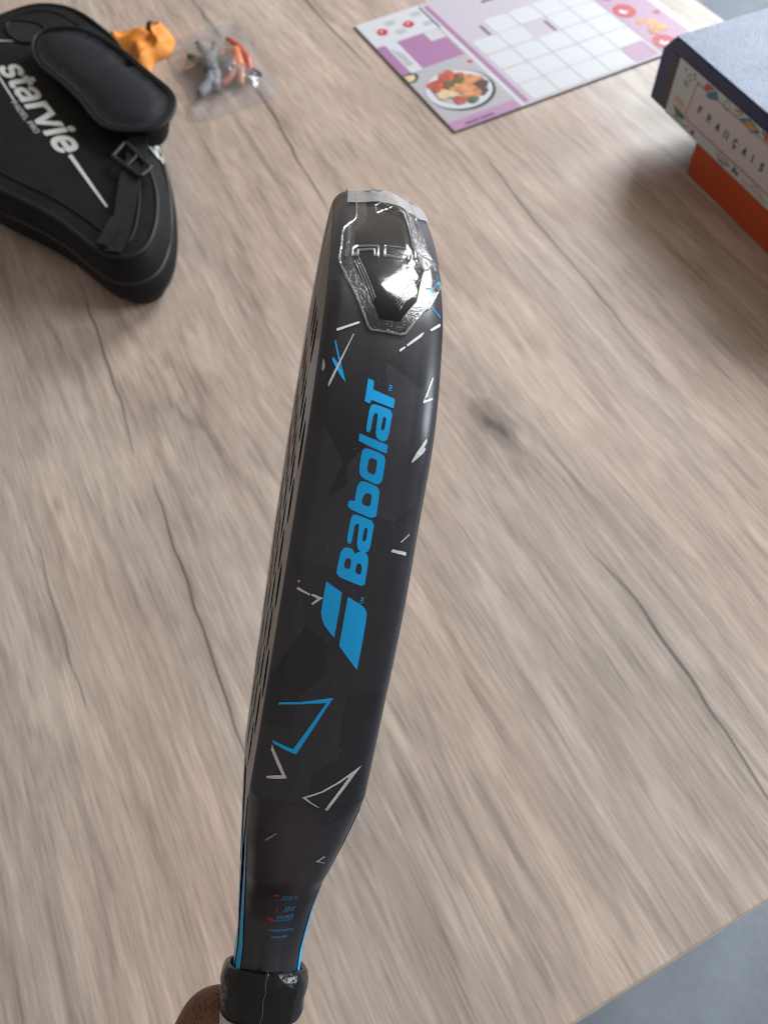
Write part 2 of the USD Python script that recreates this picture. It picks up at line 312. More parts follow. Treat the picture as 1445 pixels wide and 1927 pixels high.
red = M('print_red', (.30, .03, .05), .45)

# rim: the edge surface all round, from collar over the tip and back
n_u, n_k = GP.shape[:2]; i, j = np.meshgrid(np.arange(n_u - 1), np.arange(n_k - 1), indexing='ij')
q = np.stack([i * n_k + j, (i + 1) * n_k + j, (i + 1) * n_k + j + 1, i * n_k + j + 1], -1).reshape(-1, 4)
rim = trimesh.Trimesh(loc(GP.reshape(-1, 3)), np.vstack([q[:, [0, 1, 2]], q[:, [0, 2, 3]]]), process=False)
if rim.face_normals[np.argmin(abs(rim.triangles_center[:, 0] - .34) + abs(rim.triangles_center[:, 1]) - rim.triangles_center[:, 2])][2] < 0: rim.invert()
part(racket, 'frame', rim, black, smooth=True)
# the two faces, drilled
loop = GP[:, -1][:, [0, 2]]; shape = Polygon(loop).buffer(0)
holes = []
for a in range(-4, 6):
    for c in range(-4, 5):
        s_, w_ = .004 + a * .0300 + (.0150 if c % 2 else 0), c * .0235
        if width(np.array([s_]))[0] - abs(w_) > .0215 and -.083 < s_ < .118 and (s_ / .122) ** 2 + (w_ / .110) ** 2 < 1: holes.append(Point(s_, w_).buffer(.0084, 14))
throat = Polygon(smooth_curve([(-.121, 0), (-.112, .012), (-.095, .027), (-.086, .024), (-.083, 0), (-.086, -.024), (-.095, -.027), (-.112, -.012)], 6, True))
cut = shape.difference(shapely.union_all(holes + [throat]))
for sgn, nm in ((1, 'front_face'), (-1, 'back_face')):
    v, f = tri2d(cut, .008); n_ = sgn * thick(v[:, 0]) / 2 - (.0012 if sgn > 0 else 0) * np.interp(v[:, 0], [-.15, -.10], [1, 0])
    m = trimesh.Trimesh(loc(np.stack([v[:, 0], n_, v[:, 1]], 1)), f if sgn < 0 else f[:, ::-1], process=False)
    fn = m.face_normals[:, 1].mean()
    if fn * sgn < 0: m.invert()
    part(racket, nm, m, face_mat)
walls = []
for h in holes + [throat]:
    ring = np.array(h.exterior.coords)[:-1]; rr = []
    for e in (-1, 1): rr.append(loc(np.stack([ring[:, 0], e * thick(ring[:, 0]) / 2 * .998, ring[:, 1]], 1)))
    w_ = loft(rr, False, False); walls.append(w_)
part(racket, 'hole_lining', cat(walls), foam)
LETTERS=[('t',[(2535,179),(2530,92),(2516,91),(2503,90),(2500,44),(2498,-4),(2495,-61),(2493,-119),(2490,-177),(2488,-235),(2486,-294),(2471,-292),(2457,-290),(2458,-230),(2460,-171),(2462,-113),(2464,-54),(2466,3),(2468,51),(2470,98),(2458,112),(2463,191),(2473,190),(2483,188),(2494,186),(2504,185),(2514,183),(2525,181)],[]),('a',[(2458,21),(2456,-62),(2453,-150),(2450,-239),(2438,-281),(2428,-278),(2419,-276),(2409,-274),(2399,-272),(2390,-271),(2380,-269),(2368,-260),(2362,-243),(2358,-220),(2356,-190),(2356,-151),(2359,-102),(2363,-68),(2369,-46),(2378,-33),(2389,-29),(2403,-27),(2412,-26),(2422,-26),(2432,-19),(2433,-6),(2433,9),(2431,26),(2428,37),(2422,41),(2407,45),(2396,47),(2385,48),(2374,66),(2376,100),(2385,117),(2402,115),(2417,113),(2432,110),(2443,104),(2450,97),(2455,84),(2458,65)],[[(2426,-144),(2426,-169),(2421,-182),(2413,-181),(2405,-181),(2397,-180),(2392,-174),(2388,-164),(2387,-150),(2388,-131),(2390,-119),(2393,-115),(2399,-114),(2407,-118),(2415,-123),(2423,-128)]]),('l',[(2368,198),(2365,134),(2361,69),(2359,20),(2357,-37),(2354,-98),(2352,-159),(2350,-221),(2347,-283),(2335,-281),(2323,-279),(2325,-221),(2327,-162),(2330,-104),(2332,-42),(2335,16),(2338,67),(2341,111),(2344,155),(2347,198),(2358,198)],[]),('o',[(2327,96),(2328,77),(2328,37),(2326,-31),(2323,-106),(2320,-179),(2317,-227),(2313,-251),(2308,-267),(2302,-277),(2292,-282),(2277,-285),(2264,-286),(2251,-287),(2242,-279),(2236,-263),(2232,-240),(2230,-212),(2230,-167),(2233,-104),(2236,-44),(2239,11),(2242,51),(2247,83),(2253,105),(2260,117),(2270,124),(2284,127),(2297,128),(2309,128),(2318,122),(2323,111)],[[(2302,-4),(2303,-25),(2303,-55),(2301,-97),(2299,-123),(2296,-135),(2290,-141),(2281,-142),(2272,-143),(2265,-142),(2260,-136),(2257,-123),(2256,-92),(2259,-41),(2261,-9),(2265,5),(2271,12),(2280,13),(2289,12),(2297,7)]]),('b',[(2171,175),(2170,133),(2172,112),(2179,112),(2188,113),(2198,113),(2207,111),(2216,108),(2223,98),(2227,82),(2231,63),(2232,40),(2232,3),(2230,-58),(2227,-117),(2225,-175),(2221,-218),(2217,-246),(2212,-265),(2206,-275),(2193,-281),(2183,-283),(2173,-284),(2163,-285),(2153,-286),(2143,-287),(2134,-287),(2127,-216),(2129,-145),(2132,-75),(2135,-8),(2138,47),(2141,98),(2144,148),(2153,198),(2166,196)],[[(2198,-36),(2199,-57),(2200,-82),(2198,-110),(2196,-131),(2192,-144),(2182,-151),(2166,-151),(2160,-111),(2163,-31),(2169,6),(2179,5),(2188,-2),(2194,-18)]]),('a',[(2130,39),(2127,-44),(2123,-136),(2119,-229),(2107,-275),(2097,-275),(2087,-275),(2077,-275),(2066,-274),(2056,-274),(2046,-274),(2033,-265),(2027,-248),(2023,-224),(2021,-192),(2021,-151),(2024,-101),(2029,-64),(2036,-41),(2045,-27),(2056,-22),(2072,-17),(2082,-15),(2092,-14),(2102,-5),(2104,7),(2103,22),(2102,40),(2098,50),(2092,54),(2077,56),(2065,57),(2052,57),(2041,75),(2043,111),(2053,129),(2071,129),(2088,128),(2103,127),(2115,123),(2122,116),(2127,104),(2130,85)],[[(2096,-135),(2095,-162),(2090,-176),(2082,-177),(2074,-178),(2065,-178),(2059,-173),(2055,-163),(2054,-148),(2055,-128),(2057,-116),(2061,-110),(2067,-109),(2075,-112),(2084,-115),(2092,-120)]]),('B',[(1949,205),(1966,203),(1983,200),(1999,196),(2011,189),(2019,179),(2024,162),(2028,136),(2029,108),(2029,77),(2028,48),(2024,21),(2020,1),(2015,-16),(2015,-37),(2019,-63),(2022,-94),(2024,-131),(2024,-166),(2022,-201),(2017,-231),(2011,-258),(2003,-275),(1994,-282),(1980,-286),(1961,-287),(1943,-288),(1925,-291),(1920,-221),(1923,-149),(1926,-77),(1929,-9),(1932,48),(1935,101),(1938,154)],[[(1995,100),(1997,83),(1998,65),(1997,45),(1994,31),(1990,20),(1981,17),(1969,21),(1965,46),(1967,92),(1975,114),(1987,110)],[(1985,-96),(1987,-121),(1986,-145),(1982,-166),(1977,-180),(1971,-185),(1964,-187),(1956,-186),(1953,-158),(1956,-102),(1964,-77),(1978,-82)]])]
EMBLEM=[[(1920,327),(1915,286),(1910,245),(1906,203),(1901,161),(1897,118),(1892,75),(1882,74),(1872,73),(1861,72),(1851,70),(1841,69),(1829,70),(1818,71),(1806,71),(1795,72),(1783,72),(1772,73),(1760,73),(1748,73),(1757,118),(1765,163),(1775,207),(1784,251),(1794,276),(1804,301),(1822,326),(1834,327),(1845,329),(1856,330),(1867,331),(1878,330),(1889,330),(1899,329),(1909,328)],[(1882,-24),(1877,-95),(1871,-167),(1866,-233),(1861,-299),(1851,-375),(1837,-418),(1826,-424),(1816,-430),(1805,-431),(1794,-433),(1783,-434),(1773,-435),(1762,-437),(1751,-438),(1739,-438),(1726,-439),(1714,-439),(1701,-440),(1689,-439),(1676,-438),(1663,-437),(1650,-437),(1659,-384),(1669,-331),(1678,-279),(1687,-227),(1696,-176),(1706,-125),(1715,-75),(1724,-25),(1735,-24),(1747,-24),(1758,-24),(1770,-23),(1782,-23),(1793,-23),(1805,-23),(1816,-23),(1827,-23),(1838,-23),(1849,-23),(1860,-23),(1871,-23)]]
STREAKS=[('w',[(2688,717),(2694,663),(2700,609),(2706,554),(2712,505),(2718,456),(2723,406),(2720,387),(2715,403),(2709,452),(2703,501),(2698,550),(2691,602),(2685,653),(2680,705)]),('g',[(2677,465),(2676,454),(2664,471),(2652,489),(2640,506),(2628,522),(2616,539),(2605,556),(2594,571),(2584,585),(2574,600),(2564,614),(2553,629),(2543,643),(2533,657),(2524,671),(2514,685),(2504,699),(2494,713),(2494,730),(2505,730),(2515,715),(2525,699),(2536,684),(2546,669),(2556,653),(2567,638),(2577,621),(2588,604),(2599,587),(2610,570),(2621,552),(2632,535),(2643,518),(2654,500),(2666,483)]),('b',[(2647,724),(2646,705),(2636,689),(2625,674),(2614,659),(2604,643),(2593,628),(2583,613),(2573,595),(2562,578),(2552,561),(2542,544),(2532,527),(2522,509),(2512,492),(2521,516),(2532,540),(2542,565),(2553,583),(2564,602),(2575,621),(2586,640),(2598,656),(2610,673),(2622,690),(2634,707)]),('b',[(2587,724),(2589,707),(2578,664),(2567,621),(2557,599),(2548,576),(2538,554),(2525,523),(2512,492),(2522,539),(2533,585),(2544,618),(2554,650),(2565,682),(2576,715)]),('w',[(2672,-413),(2683,-465),(2694,-517),(2705,-570),(2719,-640),(2732,-700),(2732,-714),(2714,-679),(2704,-631),(2694,-580),(2684,-528),(2675,-478),(2665,-427)]),('w',[(2645,-284),(2652,-299),(2666,-382),(2661,-398),(2651,-351),(2642,-304)]),('w',[(2751,-759),(2763,-784),(2777,-813),(2795,-848),(2799,-866),(2788,-863),(2769,-823),(2755,-792),(2744,-765)]),('w',[(2590,-811),(2583,-819),(2570,-811),(2557,-802),(2544,-793),(2531,-786),(2518,-779),(2505,-772),(2520,-825),(2516,-833),(2507,-804),(2500,-778),(2492,-754),(2495,-747),(2507,-755),(2519,-763),(2531,-771),(2544,-779),(2559,-788),(2574,-799)]),('w',[(2389,-815),(2379,-824),(2368,-813),(2358,-802),(2357,-822),(2345,-809),(2334,-785),(2324,-764),(2316,-746),(2308,-728),(2311,-721),(2321,-730),(2330,-739),(2340,-748),(2349,-760),(2359,-773),(2369,-785),(2379,-799)]),('g',[(2093,-803),(2092,-814),(2078,-781),(2065,-753),(2067,-745),(2079,-771)]),('w',[(2042,-682),(2041,-721),(2040,-747),(2039,-776),(2037,-807),(2029,-811),(2027,-801),(2029,-770),(2030,-741),(2032,-714),(2033,-668)]),('g',[(1908,728),(1911,712),(1908,697),(1903,706),(1904,725)]),('g',[(1885,728),(1889,713),(1885,666),(1881,619),(1877,570),(1874,522),(1869,530),(1872,581),(1875,632),(1878,677),(1881,723)]),('g',[(1870,513),(1876,495),(1873,441),(1870,386),(1868,332),(1861,368),(1854,403),(1841,464),(1845,488),(1854,449),(1863,411),(1867,462)]),('b',[(1503,716),(1506,667),(1508,618),(1511,570),(1513,521),(1515,472),(1517,424),(1519,375),(1523,322),(1526,270),(1529,217),(1533,164),(1536,111),(1539,58),(1542,11),(1545,-44),(1547,-102),(1537,-79),(1526,-55),(1516,-31),(1506,-7),(1495,14),(1485,33),(1474,52),(1464,72),(1453,91),(1443,111),(1432,131),(1421,151),(1410,172),(1399,192),(1388,212),(1377,233),(1366,253),(1355,273),(1344,294),(1332,314),(1334,381),(1338,434),(1342,487),(1345,540),(1350,590),(1354,640),(1359,690),(1369,710),(1365,648),(1362,599),(1359,549),(1355,500),(1352,437),(1349,374),(1361,351),(1372,328),(1383,305),(1393,282),(1404,259),(1415,236),(1426,213),(1437,190),(1447,170),(1457,149),(1467,129),(1477,109),(1487,88),(1497,68),(1506,48),(1516,27),(1526,7),(1524,59),(1522,111),(1520,163),(1518,214),(1516,266),(1513,317),(1511,368),(1509,417),(1507,465),(1505,514),(1503,562),(1501,610),(1499,658),(1496,707)]),('g',[(1355,700),(1344,679),(1334,651),(1324,623),(1314,595),(1304,567),(1294,539),(1284,510),(1273,481),(1262,451),(1251,422),(1241,392),(1238,445),(1235,498),(1233,551),(1231,623),(1229,696),(1237,709),(1240,653),(1244,597),(1247,535),(1249,472),(1260,503),(1271,533),(1281,564),(1292,594),(1303,622),(1313,649),(1324,676),(1334,704)]),('g',[(1305,-786),(1295,-773),(1285,-760),(1275,-747),(1264,-735),(1253,-723),(1242,-711),(1231,-690),(1220,-668),(1210,-636),(1199,-604),(1188,-572),(1177,-540),(1166,-509),(1156,-477),(1143,-448),(1127,-422),(1132,-359),(1147,-384),(1158,-412),(1168,-442),(1179,-472),(1189,-502),(1200,-532),(1210,-561),(1220,-589),(1230,-617),(1240,-645),(1250,-671),(1260,-693),(1270,-711),(1260,-671),(1251,-617),(1241,-561),(1235,-511),(1229,-462),(1223,-413),(1216,-364),(1210,-315),(1203,-266),(1199,-211),(1194,-156),(1189,-102),(1184,-47),(1177,48),(1169,-6),(1161,-71),(1156,-133),(1150,-197),(1142,-263),(1144,-208),(1150,-146),(1156,-84),(1161,-24),(1169,45),(1177,109),(1183,38),(1189,-19),(1194,-85),(1200,-150),(1205,-216),(1212,-265),(1218,-314),(1225,-363),(1231,-412),(1237,-461),(1244,-511),(1252,-562),(1260,-613),(1268,-665),(1277,-705),(1284,-725),(1292,-745),(1299,-765)]),('d',[(966,394),(962,375),(946,419),(929,463),(902,550),(913,568),(931,509),(949,451)]),('g',[(823,-728),(813,-741),(798,-722),(784,-700),(772,-760),(762,-768),(774,-721),(783,-629),(796,-678),(809,-711)]),('g',[(2582,858),(2586,845),(2574,825),(2558,809),(2544,826),(2547,851),(2564,858)]),('b',[(2860,-738),(2857,-747),(2847,-774),(2838,-803),(2832,-833),(2831,-873),(2825,-856),(2827,-826),(2833,-801),(2839,-780),(2849,-758)]),('b',[(3038,-875),(3037,-900),(2984,-837),(2950,-801),(2923,-772),(2904,-750),(2888,-732),(2873,-713),(2896,-724),(2915,-742),(2937,-763),(2961,-786),(2993,-823)]),('r',[(517,242),(526,217),(532,152),(531,82),(523,39),(513,66),(509,133),(510,206)]),('r',[(451,49),(452,20),(433,8),(407,8),(409,53),(429,40)]),('r',[(384,443),(378,377),(380,284),(377,156),(368,50),(361,33),(354,84),(357,199),(359,300),(365,337),(370,287),(372,373)]),('r',[(447,170),(449,136),(441,118),(439,153)]),('r',[(438,-66),(437,-112),(430,-132),(431,-88)])]
FILM=[(3643,589),(3346,560),(3303,579),(3224,736),(3191,758),(3090,759),(3016,779),(2970,747),(2898,642),(2819,479),(2753,350),(2709,260),(2698,203),(2701,-10),(2701,-276),(2708,-363),(2741,-463),(2833,-738),(2985,-864),(3037,-917)]
FILM_INNER=[(3505,324),(3247,321),(3177,497),(3095,471),(2992,597),(2950,436),(2788,257),(2730,164),(2715,16),(2728,-286),(2789,-354),(2885,-529),(2991,-682)]
FRAMES=[[(3081,517),(3095,184),(3035,182),(3035,239),(3068,250),(3055,495),(3022,497),(3020,583),(3060,580)],[(3107,78),(3113,-356),(3049,-386),(3042,78)],[(3450,226),(3511,113),(3468,-104),(3370,199)],[(3463,-540),(3458,-654),(3390,-661),(3433,-540)],[(3099,-430),(3084,-712),(3046,-647),(3055,-449)],[(3122,-509),(3098,-734),(3085,-788),(3028,-688),(3035,-545)]]
ANCH={'355': [(486,-4),(487,-523)],'g1': [(484,-565),(516,-750)],'38': [(408,-261),(408,-614)],'m': [(405,-652),(434,-749)],'bal': [(348,8),(353,-753)],'eng': [(297,321),(299,-772)],'made': [(275,56),(273,-740)]}
TMA=[[(2501,-304),(2522,-297)],[(1859,-425),(1879,-403)]]

for ch, outer, hs in LETTERS:
    part(racket, 'letter', decal(Polygon([(a * 1e-4, b_ * 1e-3 * KU) for a, b_ in outer], [[(a * 1e-4, b_ * 1e-3 * KU) for a, b_ in h] for h in hs]).buffer(0), .0018), blue)
for e in EMBLEM: part(racket, 'emblem_bar', decal(uk(e), .002), blue)
PM = {'w': white, 'g': grey, 'b': blue, 'd': dim, 'r': red}
for c, pts in STREAKS: part(racket, 'icon' if c == 'r' else 'streak', decal(uk(pts).buffer(0), .0016, .0002 if c != 'b' else .00014), PM[c])
# blue pinstripes on both corners of the handle
for (ka, kb, ua, ub) in ((.862, .935, .0070, .0850), (-.965, -.895, .0075, .0500)):
    part(racket, 'pinstripe', decal(Polygon([(ua, ka * KU), (ub, (ka * .35 + kb * .65) * KU), (ub + .004, kb * KU), (ua, kb * KU)]), .0012, .00035), blue)

hp = shape.intersection(shapely.box(-.2, -.1, -.104, .1)).difference(throat.buffer(.001)); v, f = tri2d(hp, .004)
m = trimesh.Trimesh(loc(np.stack([v[:, 0], thick(v[:, 0]) / 2 - (.0012 if True else 0) * np.interp(v[:, 0], [-.15, -.10], [1, 0]) + .0003, v[:, 1]], 1)), f[:, ::-1], process=False)
if m.face_normals[:, 1].mean() < 0: m.invert()
part(racket, 'handle_side_print', m, blue, label='blue printed side of the handle')

def arc_of(u):
    row = surf(np.full(NK, u), kk); a = np.r_[0, np.cumsum(np.linalg.norm(np.diff(row, axis=0), axis=1))]; return a - np.interp(0, kk, a)
def rim_text(txt, u, k0, height, mat, slant=.22, bold=False, width_to=None):
    m = text_mesh(txt, height, .0005, bold); v = m.vertices; keep = m.face_normals[:, 2] > .5
    a = arc_of(u); x = v[:, 0] + slant * v[:, 1]; x0 = np.interp(k0, kk, a)
    if width_to is not None: x = x * (x0 - np.interp(width_to, kk, a)) / x.max()
    k_ = np.interp(x0 - x, a, kk); w_ = surf(u + v[:, 1], k_, .00015)
    part(racket, 'lettering', trimesh.Trimesh(w_, m.faces[keep], process=False), mat)
tint = M('print_blue_small', (.03, .34, .70), .45)
rim_text('355', .0487, .001, .0030, tint, width_to=-.395); rim_text('G', .0506, -.44, .0010, tint, width_to=-.56); rim_text('OZ', .0490, -.43, .0010, tint, width_to=-.60)
rim_text('38', .0416, -.198, .0029, tint, width_to=-.46); rim_text('MM', .0431, -.50, .0010, tint, width_to=-.66); rim_text('MM', .0417, -.49, .0010, tint, width_to=-.64)
rim_text('BALANCE', .0374, .0, .0018, tint, width_to=-.70); rim_text('HIGH BALANCE', .0358, .02, .0010, tint, width_to=-.70)
rim_text('ENGINEERED IN EUROPE', .0307, .264, .0009, tint, slant=0, width_to=-.74); rim_text('MADE IN CHINA', .0278, .047, .0009, tint, slant=0, width_to=-.70)
for (u0, k0) in ((.2505, -.221), (.1864, -.318)):   # TM set along the edge, reading towards the tip
    m = text_mesh('TM', .0012, .0005, True); v = m.vertices; keep = m.face_normals[:, 2] > .5
    part(racket, 'lettering', trimesh.Trimesh(surf(u0 + v[:, 0] * .85, k0 + v[:, 1] / KU, .00015), m.faces[keep], process=False), blue)

specks = []
sr = np.random.default_rng(12)
for _ in range(46):
    ic = trimesh.creation.icosphere(0, sr.uniform(.00007, .00016)); ic.apply_translation(surf(np.array([sr.uniform(.03, .29)]), np.array([sr.uniform(-.75, .7)]), .00002)[0]); specks.append(ic)
part(racket, 'dust_specks', cat(specks), dim, kind='stuff')
for _ in range(9):
    u0, k0, an, ln = sr.uniform(.05, .27), sr.uniform(-.7, .5), sr.uniform(0, 3.1), sr.uniform(.002, .006)
    part(racket, 'scuff', decal(LineString([(u0, k0 * KU), (u0 + ln * math.cos(an), k0 * KU + ln * math.sin(an))]).buffer(.00007), .001, .00006), M('scuff_%d' % _, (.09, .09, .10), .5))

# clear protector stuck over the tip
def film_mat(name, rough, bump_scale, bump_d, haze, edge=.9, base=.05, tint=.97, power=4.6):
    """clear film: transparent mixed with a glossy coat by a Schlick-like facing term (the same from both sides)"""
    return usdkit.material(stage, '/World/Looks/' + name, {
        'tc': ('texture_coordinate', {}), 'n': ('noise_texture', {'scale': bump_scale, 'detail': 3.0}), 'b': ('bump', {'strength': 1.0, 'distance': bump_d}), 'lw': ('layer_weight', {'blend': .5}),
        'pw': ('math', {'math_type': 'power', 'value2': power}), 'ma': ('math', {'math_type': 'multiply_add', 'value2': edge, 'value3': base}),
        't': ('transparent_bsdf', {'color': (tint, tint, tint)}), 'g': ('glossy_bsdf', {'color': (1, 1, 1), 'roughness': rough}), 'd': ('diffuse_bsdf', {'color': (.75, .77, .8)}), 'm0': ('mix_closure', {'fac': haze}), 'm': ('mix_closure', {})},
        [('tc.object', 'n.vector'), ('n.fac', 'b.height'), ('b.normal', 'lw.normal'), ('b.normal', 'g.normal'), ('lw.facing', 'pw.value1'), ('pw.value', 'ma.value1'), ('ma.value', 'm.fac'), ('t.BSDF', 'm0.closure1'), ('d.BSDF', 'm0.closure2'), ('m0.closure', 'm.closure1'), ('g.BSDF', 'm.closure2')], surface='m.closure')
clear = film_mat('clear_plastic', .11, 120.0, .0001, .003, .95, .034, .30, 3.0)
band_m = film_mat('textured_tape', .16, 1300.0, .00022, .010, .95, .034, .5, 3.0)
bead_m = film_mat('clear_bead', .12, 500.0, .0004, .16, .8, .25)
um = lambda p: (2 * U - p[0], p[1])
left = [(a * 1e-4, b_ * 1e-3 * KU) for a, b_ in FILM]
left = [(.43, .50 * KU), (.40, .56 * KU)] + left + [(.318, -.74 * KU), (.345, -.70 * KU), (.375, -.64 * KU), (.43, -.62 * KU)]
outl = Polygon(left + [um(p) for p in left[::-1]]).buffer(0)
inn = outl.buffer(-.0042)
def wr(v):
    dome_ = .0019 * np.exp(-((v[:, 0] - .331) / .022) ** 2 - ((v[:, 1] / KU + .62) / .40) ** 2)
    crinkle = np.exp(-((v[:, 0] - .303) / .012) ** 2 - ((v[:, 1] / KU + .62) / .2) ** 2) + .35 * np.exp(-((v[:, 0] - .345) / .010) ** 2 - ((v[:, 1] / KU + .1) / .6) ** 2)
    return .0004 + dome_ + 0.0005 * fbm(np.column_stack([v * 60, np.zeros(len(v))]), 2, 17) + .0030 * crinkle * np.abs(fbm(np.column_stack([v * 210, np.zeros(len(v))]), 3, 23) - .5)
v, f = tri2d(inn, .0014); d_in = shapely.distance(shapely.points(v), inn.exterior)
bul = 1 - (1 - np.minimum(d_in / .006, 1)) ** 2
part(racket, 'tip_protector', trimesh.Trimesh(surf(v[:, 0], v[:, 1] / KU, .0003 + bul * wr(v)), f, process=False), clear, smooth=True, label='clear plastic protector film on the racket tip')
part(racket, 'tape_band', decal(outl.difference(inn).buffer(-.00005), .0020, .00035), band_m, label='dotted clear tape band round the protector')
ring = np.array(outl.segmentize(.0012).exterior.coords)[:-1]
part(racket, 'film_edge', tube(surf(ring[:, 0], ring[:, 1] / KU, .0004), .00026 + .00022 * noise(np.column_stack([ring * 700, np.zeros(len(ring))]), 3), 6, True), bead_m)
for fr_ in FRAMES:
    p = Polygon([(a * 1e-4, b_ * 1e-3 * KU) for a, b_ in fr_]).buffer(.0003).buffer(-.0003); q = np.array(getattr(p, 'geoms', [p])[0].segmentize(.0009).exterior.coords)[:-1] if not p.is_empty else None
    if q is not None: part(racket, 'embossed_sign', tube(surf(q[:, 0], q[:, 1] / KU, .0010 + .0005 * noise(np.column_stack([q * 300, np.zeros(len(q))]), 5)), .00038, 6, True), bead_m)

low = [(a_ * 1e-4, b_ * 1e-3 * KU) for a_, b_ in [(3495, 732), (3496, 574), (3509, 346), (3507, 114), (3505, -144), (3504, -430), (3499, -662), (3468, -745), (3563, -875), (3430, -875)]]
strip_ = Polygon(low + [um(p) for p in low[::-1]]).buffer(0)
def over_film(v):
    d_ = shapely.distance(shapely.points(v), inn.exterior) * shapely.contains_xy(inn, v[:, 0], v[:, 1]); return .0007 + (1 - (1 - np.minimum(d_ / .006, 1)) ** 2) * wr(v)
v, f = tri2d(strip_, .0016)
reflection_m = film_mat('tip_reflection', .30, 260.0, .0005, .34, .9, .05, .9, 3.0)  # milky strip painted in for the bright reflection across the tip
part(racket, 'tip_reflection', trimesh.Trimesh(surf(v[:, 0], v[:, 1] / KU, over_film(v)), f, process=False), reflection_m, smooth=True, label='pale band across the very tip, a bright reflection modelled as film')
for mk in [[(3702, 409), (3674, 328), (3728, 213), (3686, 125), (3756, 0)], [(3739, -417), (3731, -542), (3747, -667), (3697, -708), (3697, -750)], [(3756, 167), (3739, 83)]]:
    g_ = LineString([(a_ * 1e-4, b_ * 1e-3 * KU) for a_, b_ in mk]).buffer(.0006); v, f = tri2d(g_, .0008)
    part(racket, 'ink_mark', trimesh.Trimesh(surf(v[:, 0], v[:, 1] / KU, over_film(v) + .0002), f, process=False), dim)
dots = []
for (a_, b_, n_, rows_) in (((.2985, .545), (.2790, .255), 26, 3), ((.2785, -.22), (.2960, -.62), 30, 4), ((.318, -.60), (.350, -.55), 24, 4), ((.3215, .66), (.300, .69), 16, 2)):
    for r_ in range(rows_):
        for i_ in range(n_):
            t_ = (i_ + .5 * (r_ % 2)) / n_; ic = trimesh.creation.icosphere(0, .00021); ic.apply_translation(surf(np.array([a_[0] + (b_[0] - a_[0]) * t_ + .0010 * r_]), np.array([a_[1] + (b_[1] - a_[1]) * t_ - .030 * r_ * np.sign(a_[1])]), .0011)[0]); dots.append(ic)
part(racket, 'tape_dots', cat(dots), bead_m, kind='stuff')

# collar, grip and butt
def ring_at(s_, rn, rw, e=2.6, n=64):
    t = np.arange(n) * 2 * np.pi / n; c, d_ = np.cos(t), np.sin(t)
    return loc(np.stack([np.full(n, s_), np.sign(c) * abs(c) ** (2 / e) * rn, np.sign(d_) * abs(d_) ** (2 / e) * rw], 1))
rubber = M('collar_rubber', (.008, .008, .009), .22, bump=(160, .0012), specular_ior_level=.45)
wrap = M('grip_white', (.72, .71, .70), .5, bump=(300, .0004))
prof = [(-.166, .66), (-.1585, .76), (-.1560, .82), (-.1553, .89), (-.1562, .96), (-.1590, 1.01), (-.1620, 1.03), (-.1650, 1.00), (-.1670, .975), (-.1690, .99), (-.1730, .985), (-.1752, .95), (-.1762, .89), (-.1760, .74)]
rings = []
for s_, f_ in prof:
    R_ = ring_at(s_, .0172 * f_, .0203 * f_, 2.5) + [0, -.0008, 0]; cen = R_.mean(0); w_ = (noise(R_ * [260, 140, 140], 7) - .5) * .0009; d_ = R_ - cen
    R_[:, 0] += .20 * (R_[:, 2] - .0203) * np.interp(s_, [-.172, -.162], [0, 1])
    rings.append(R_ + d_ / np.linalg.norm(d_, axis=1, keepdims=True) * w_[:, None] + np.stack([(noise(R_ * 90, 9) - .5) * .0016, 0 * w_, 0 * w_], 1))
part(racket, 'collar', loft(rings, False, False), rubber, smooth=True, label='glossy black rubber collar above the grip')
seam = loc([(s_, .0003 * math.sin(s_ * 900), .0205 * f_ + .0002) for s_, f_ in prof[3:-2]])
part(racket, 'collar_seam', tube(seam, .00014, 6), M('seam_grey', (.12, .12, .125), .3))
gr = [ring_at(-.170 - .0062 * a / 2, .0146 + (.0004 if a % 2 else 0), .0168 + (.0004 if a % 2 else 0), 2.6) for a in range(0, 42)]
part(racket, 'grip', loft(gr), wrap, smooth=40)
bt = [ring_at(-.300, .0150, .016), ring_at(-.300, .0175, .0185), ring_at(-.304, .0182, .0192), ring_at(-.309, .0172, .018), ring_at(-.310, .012, .013)]
part(racket, 'butt_cap', loft(bt), rubber, smooth=40)

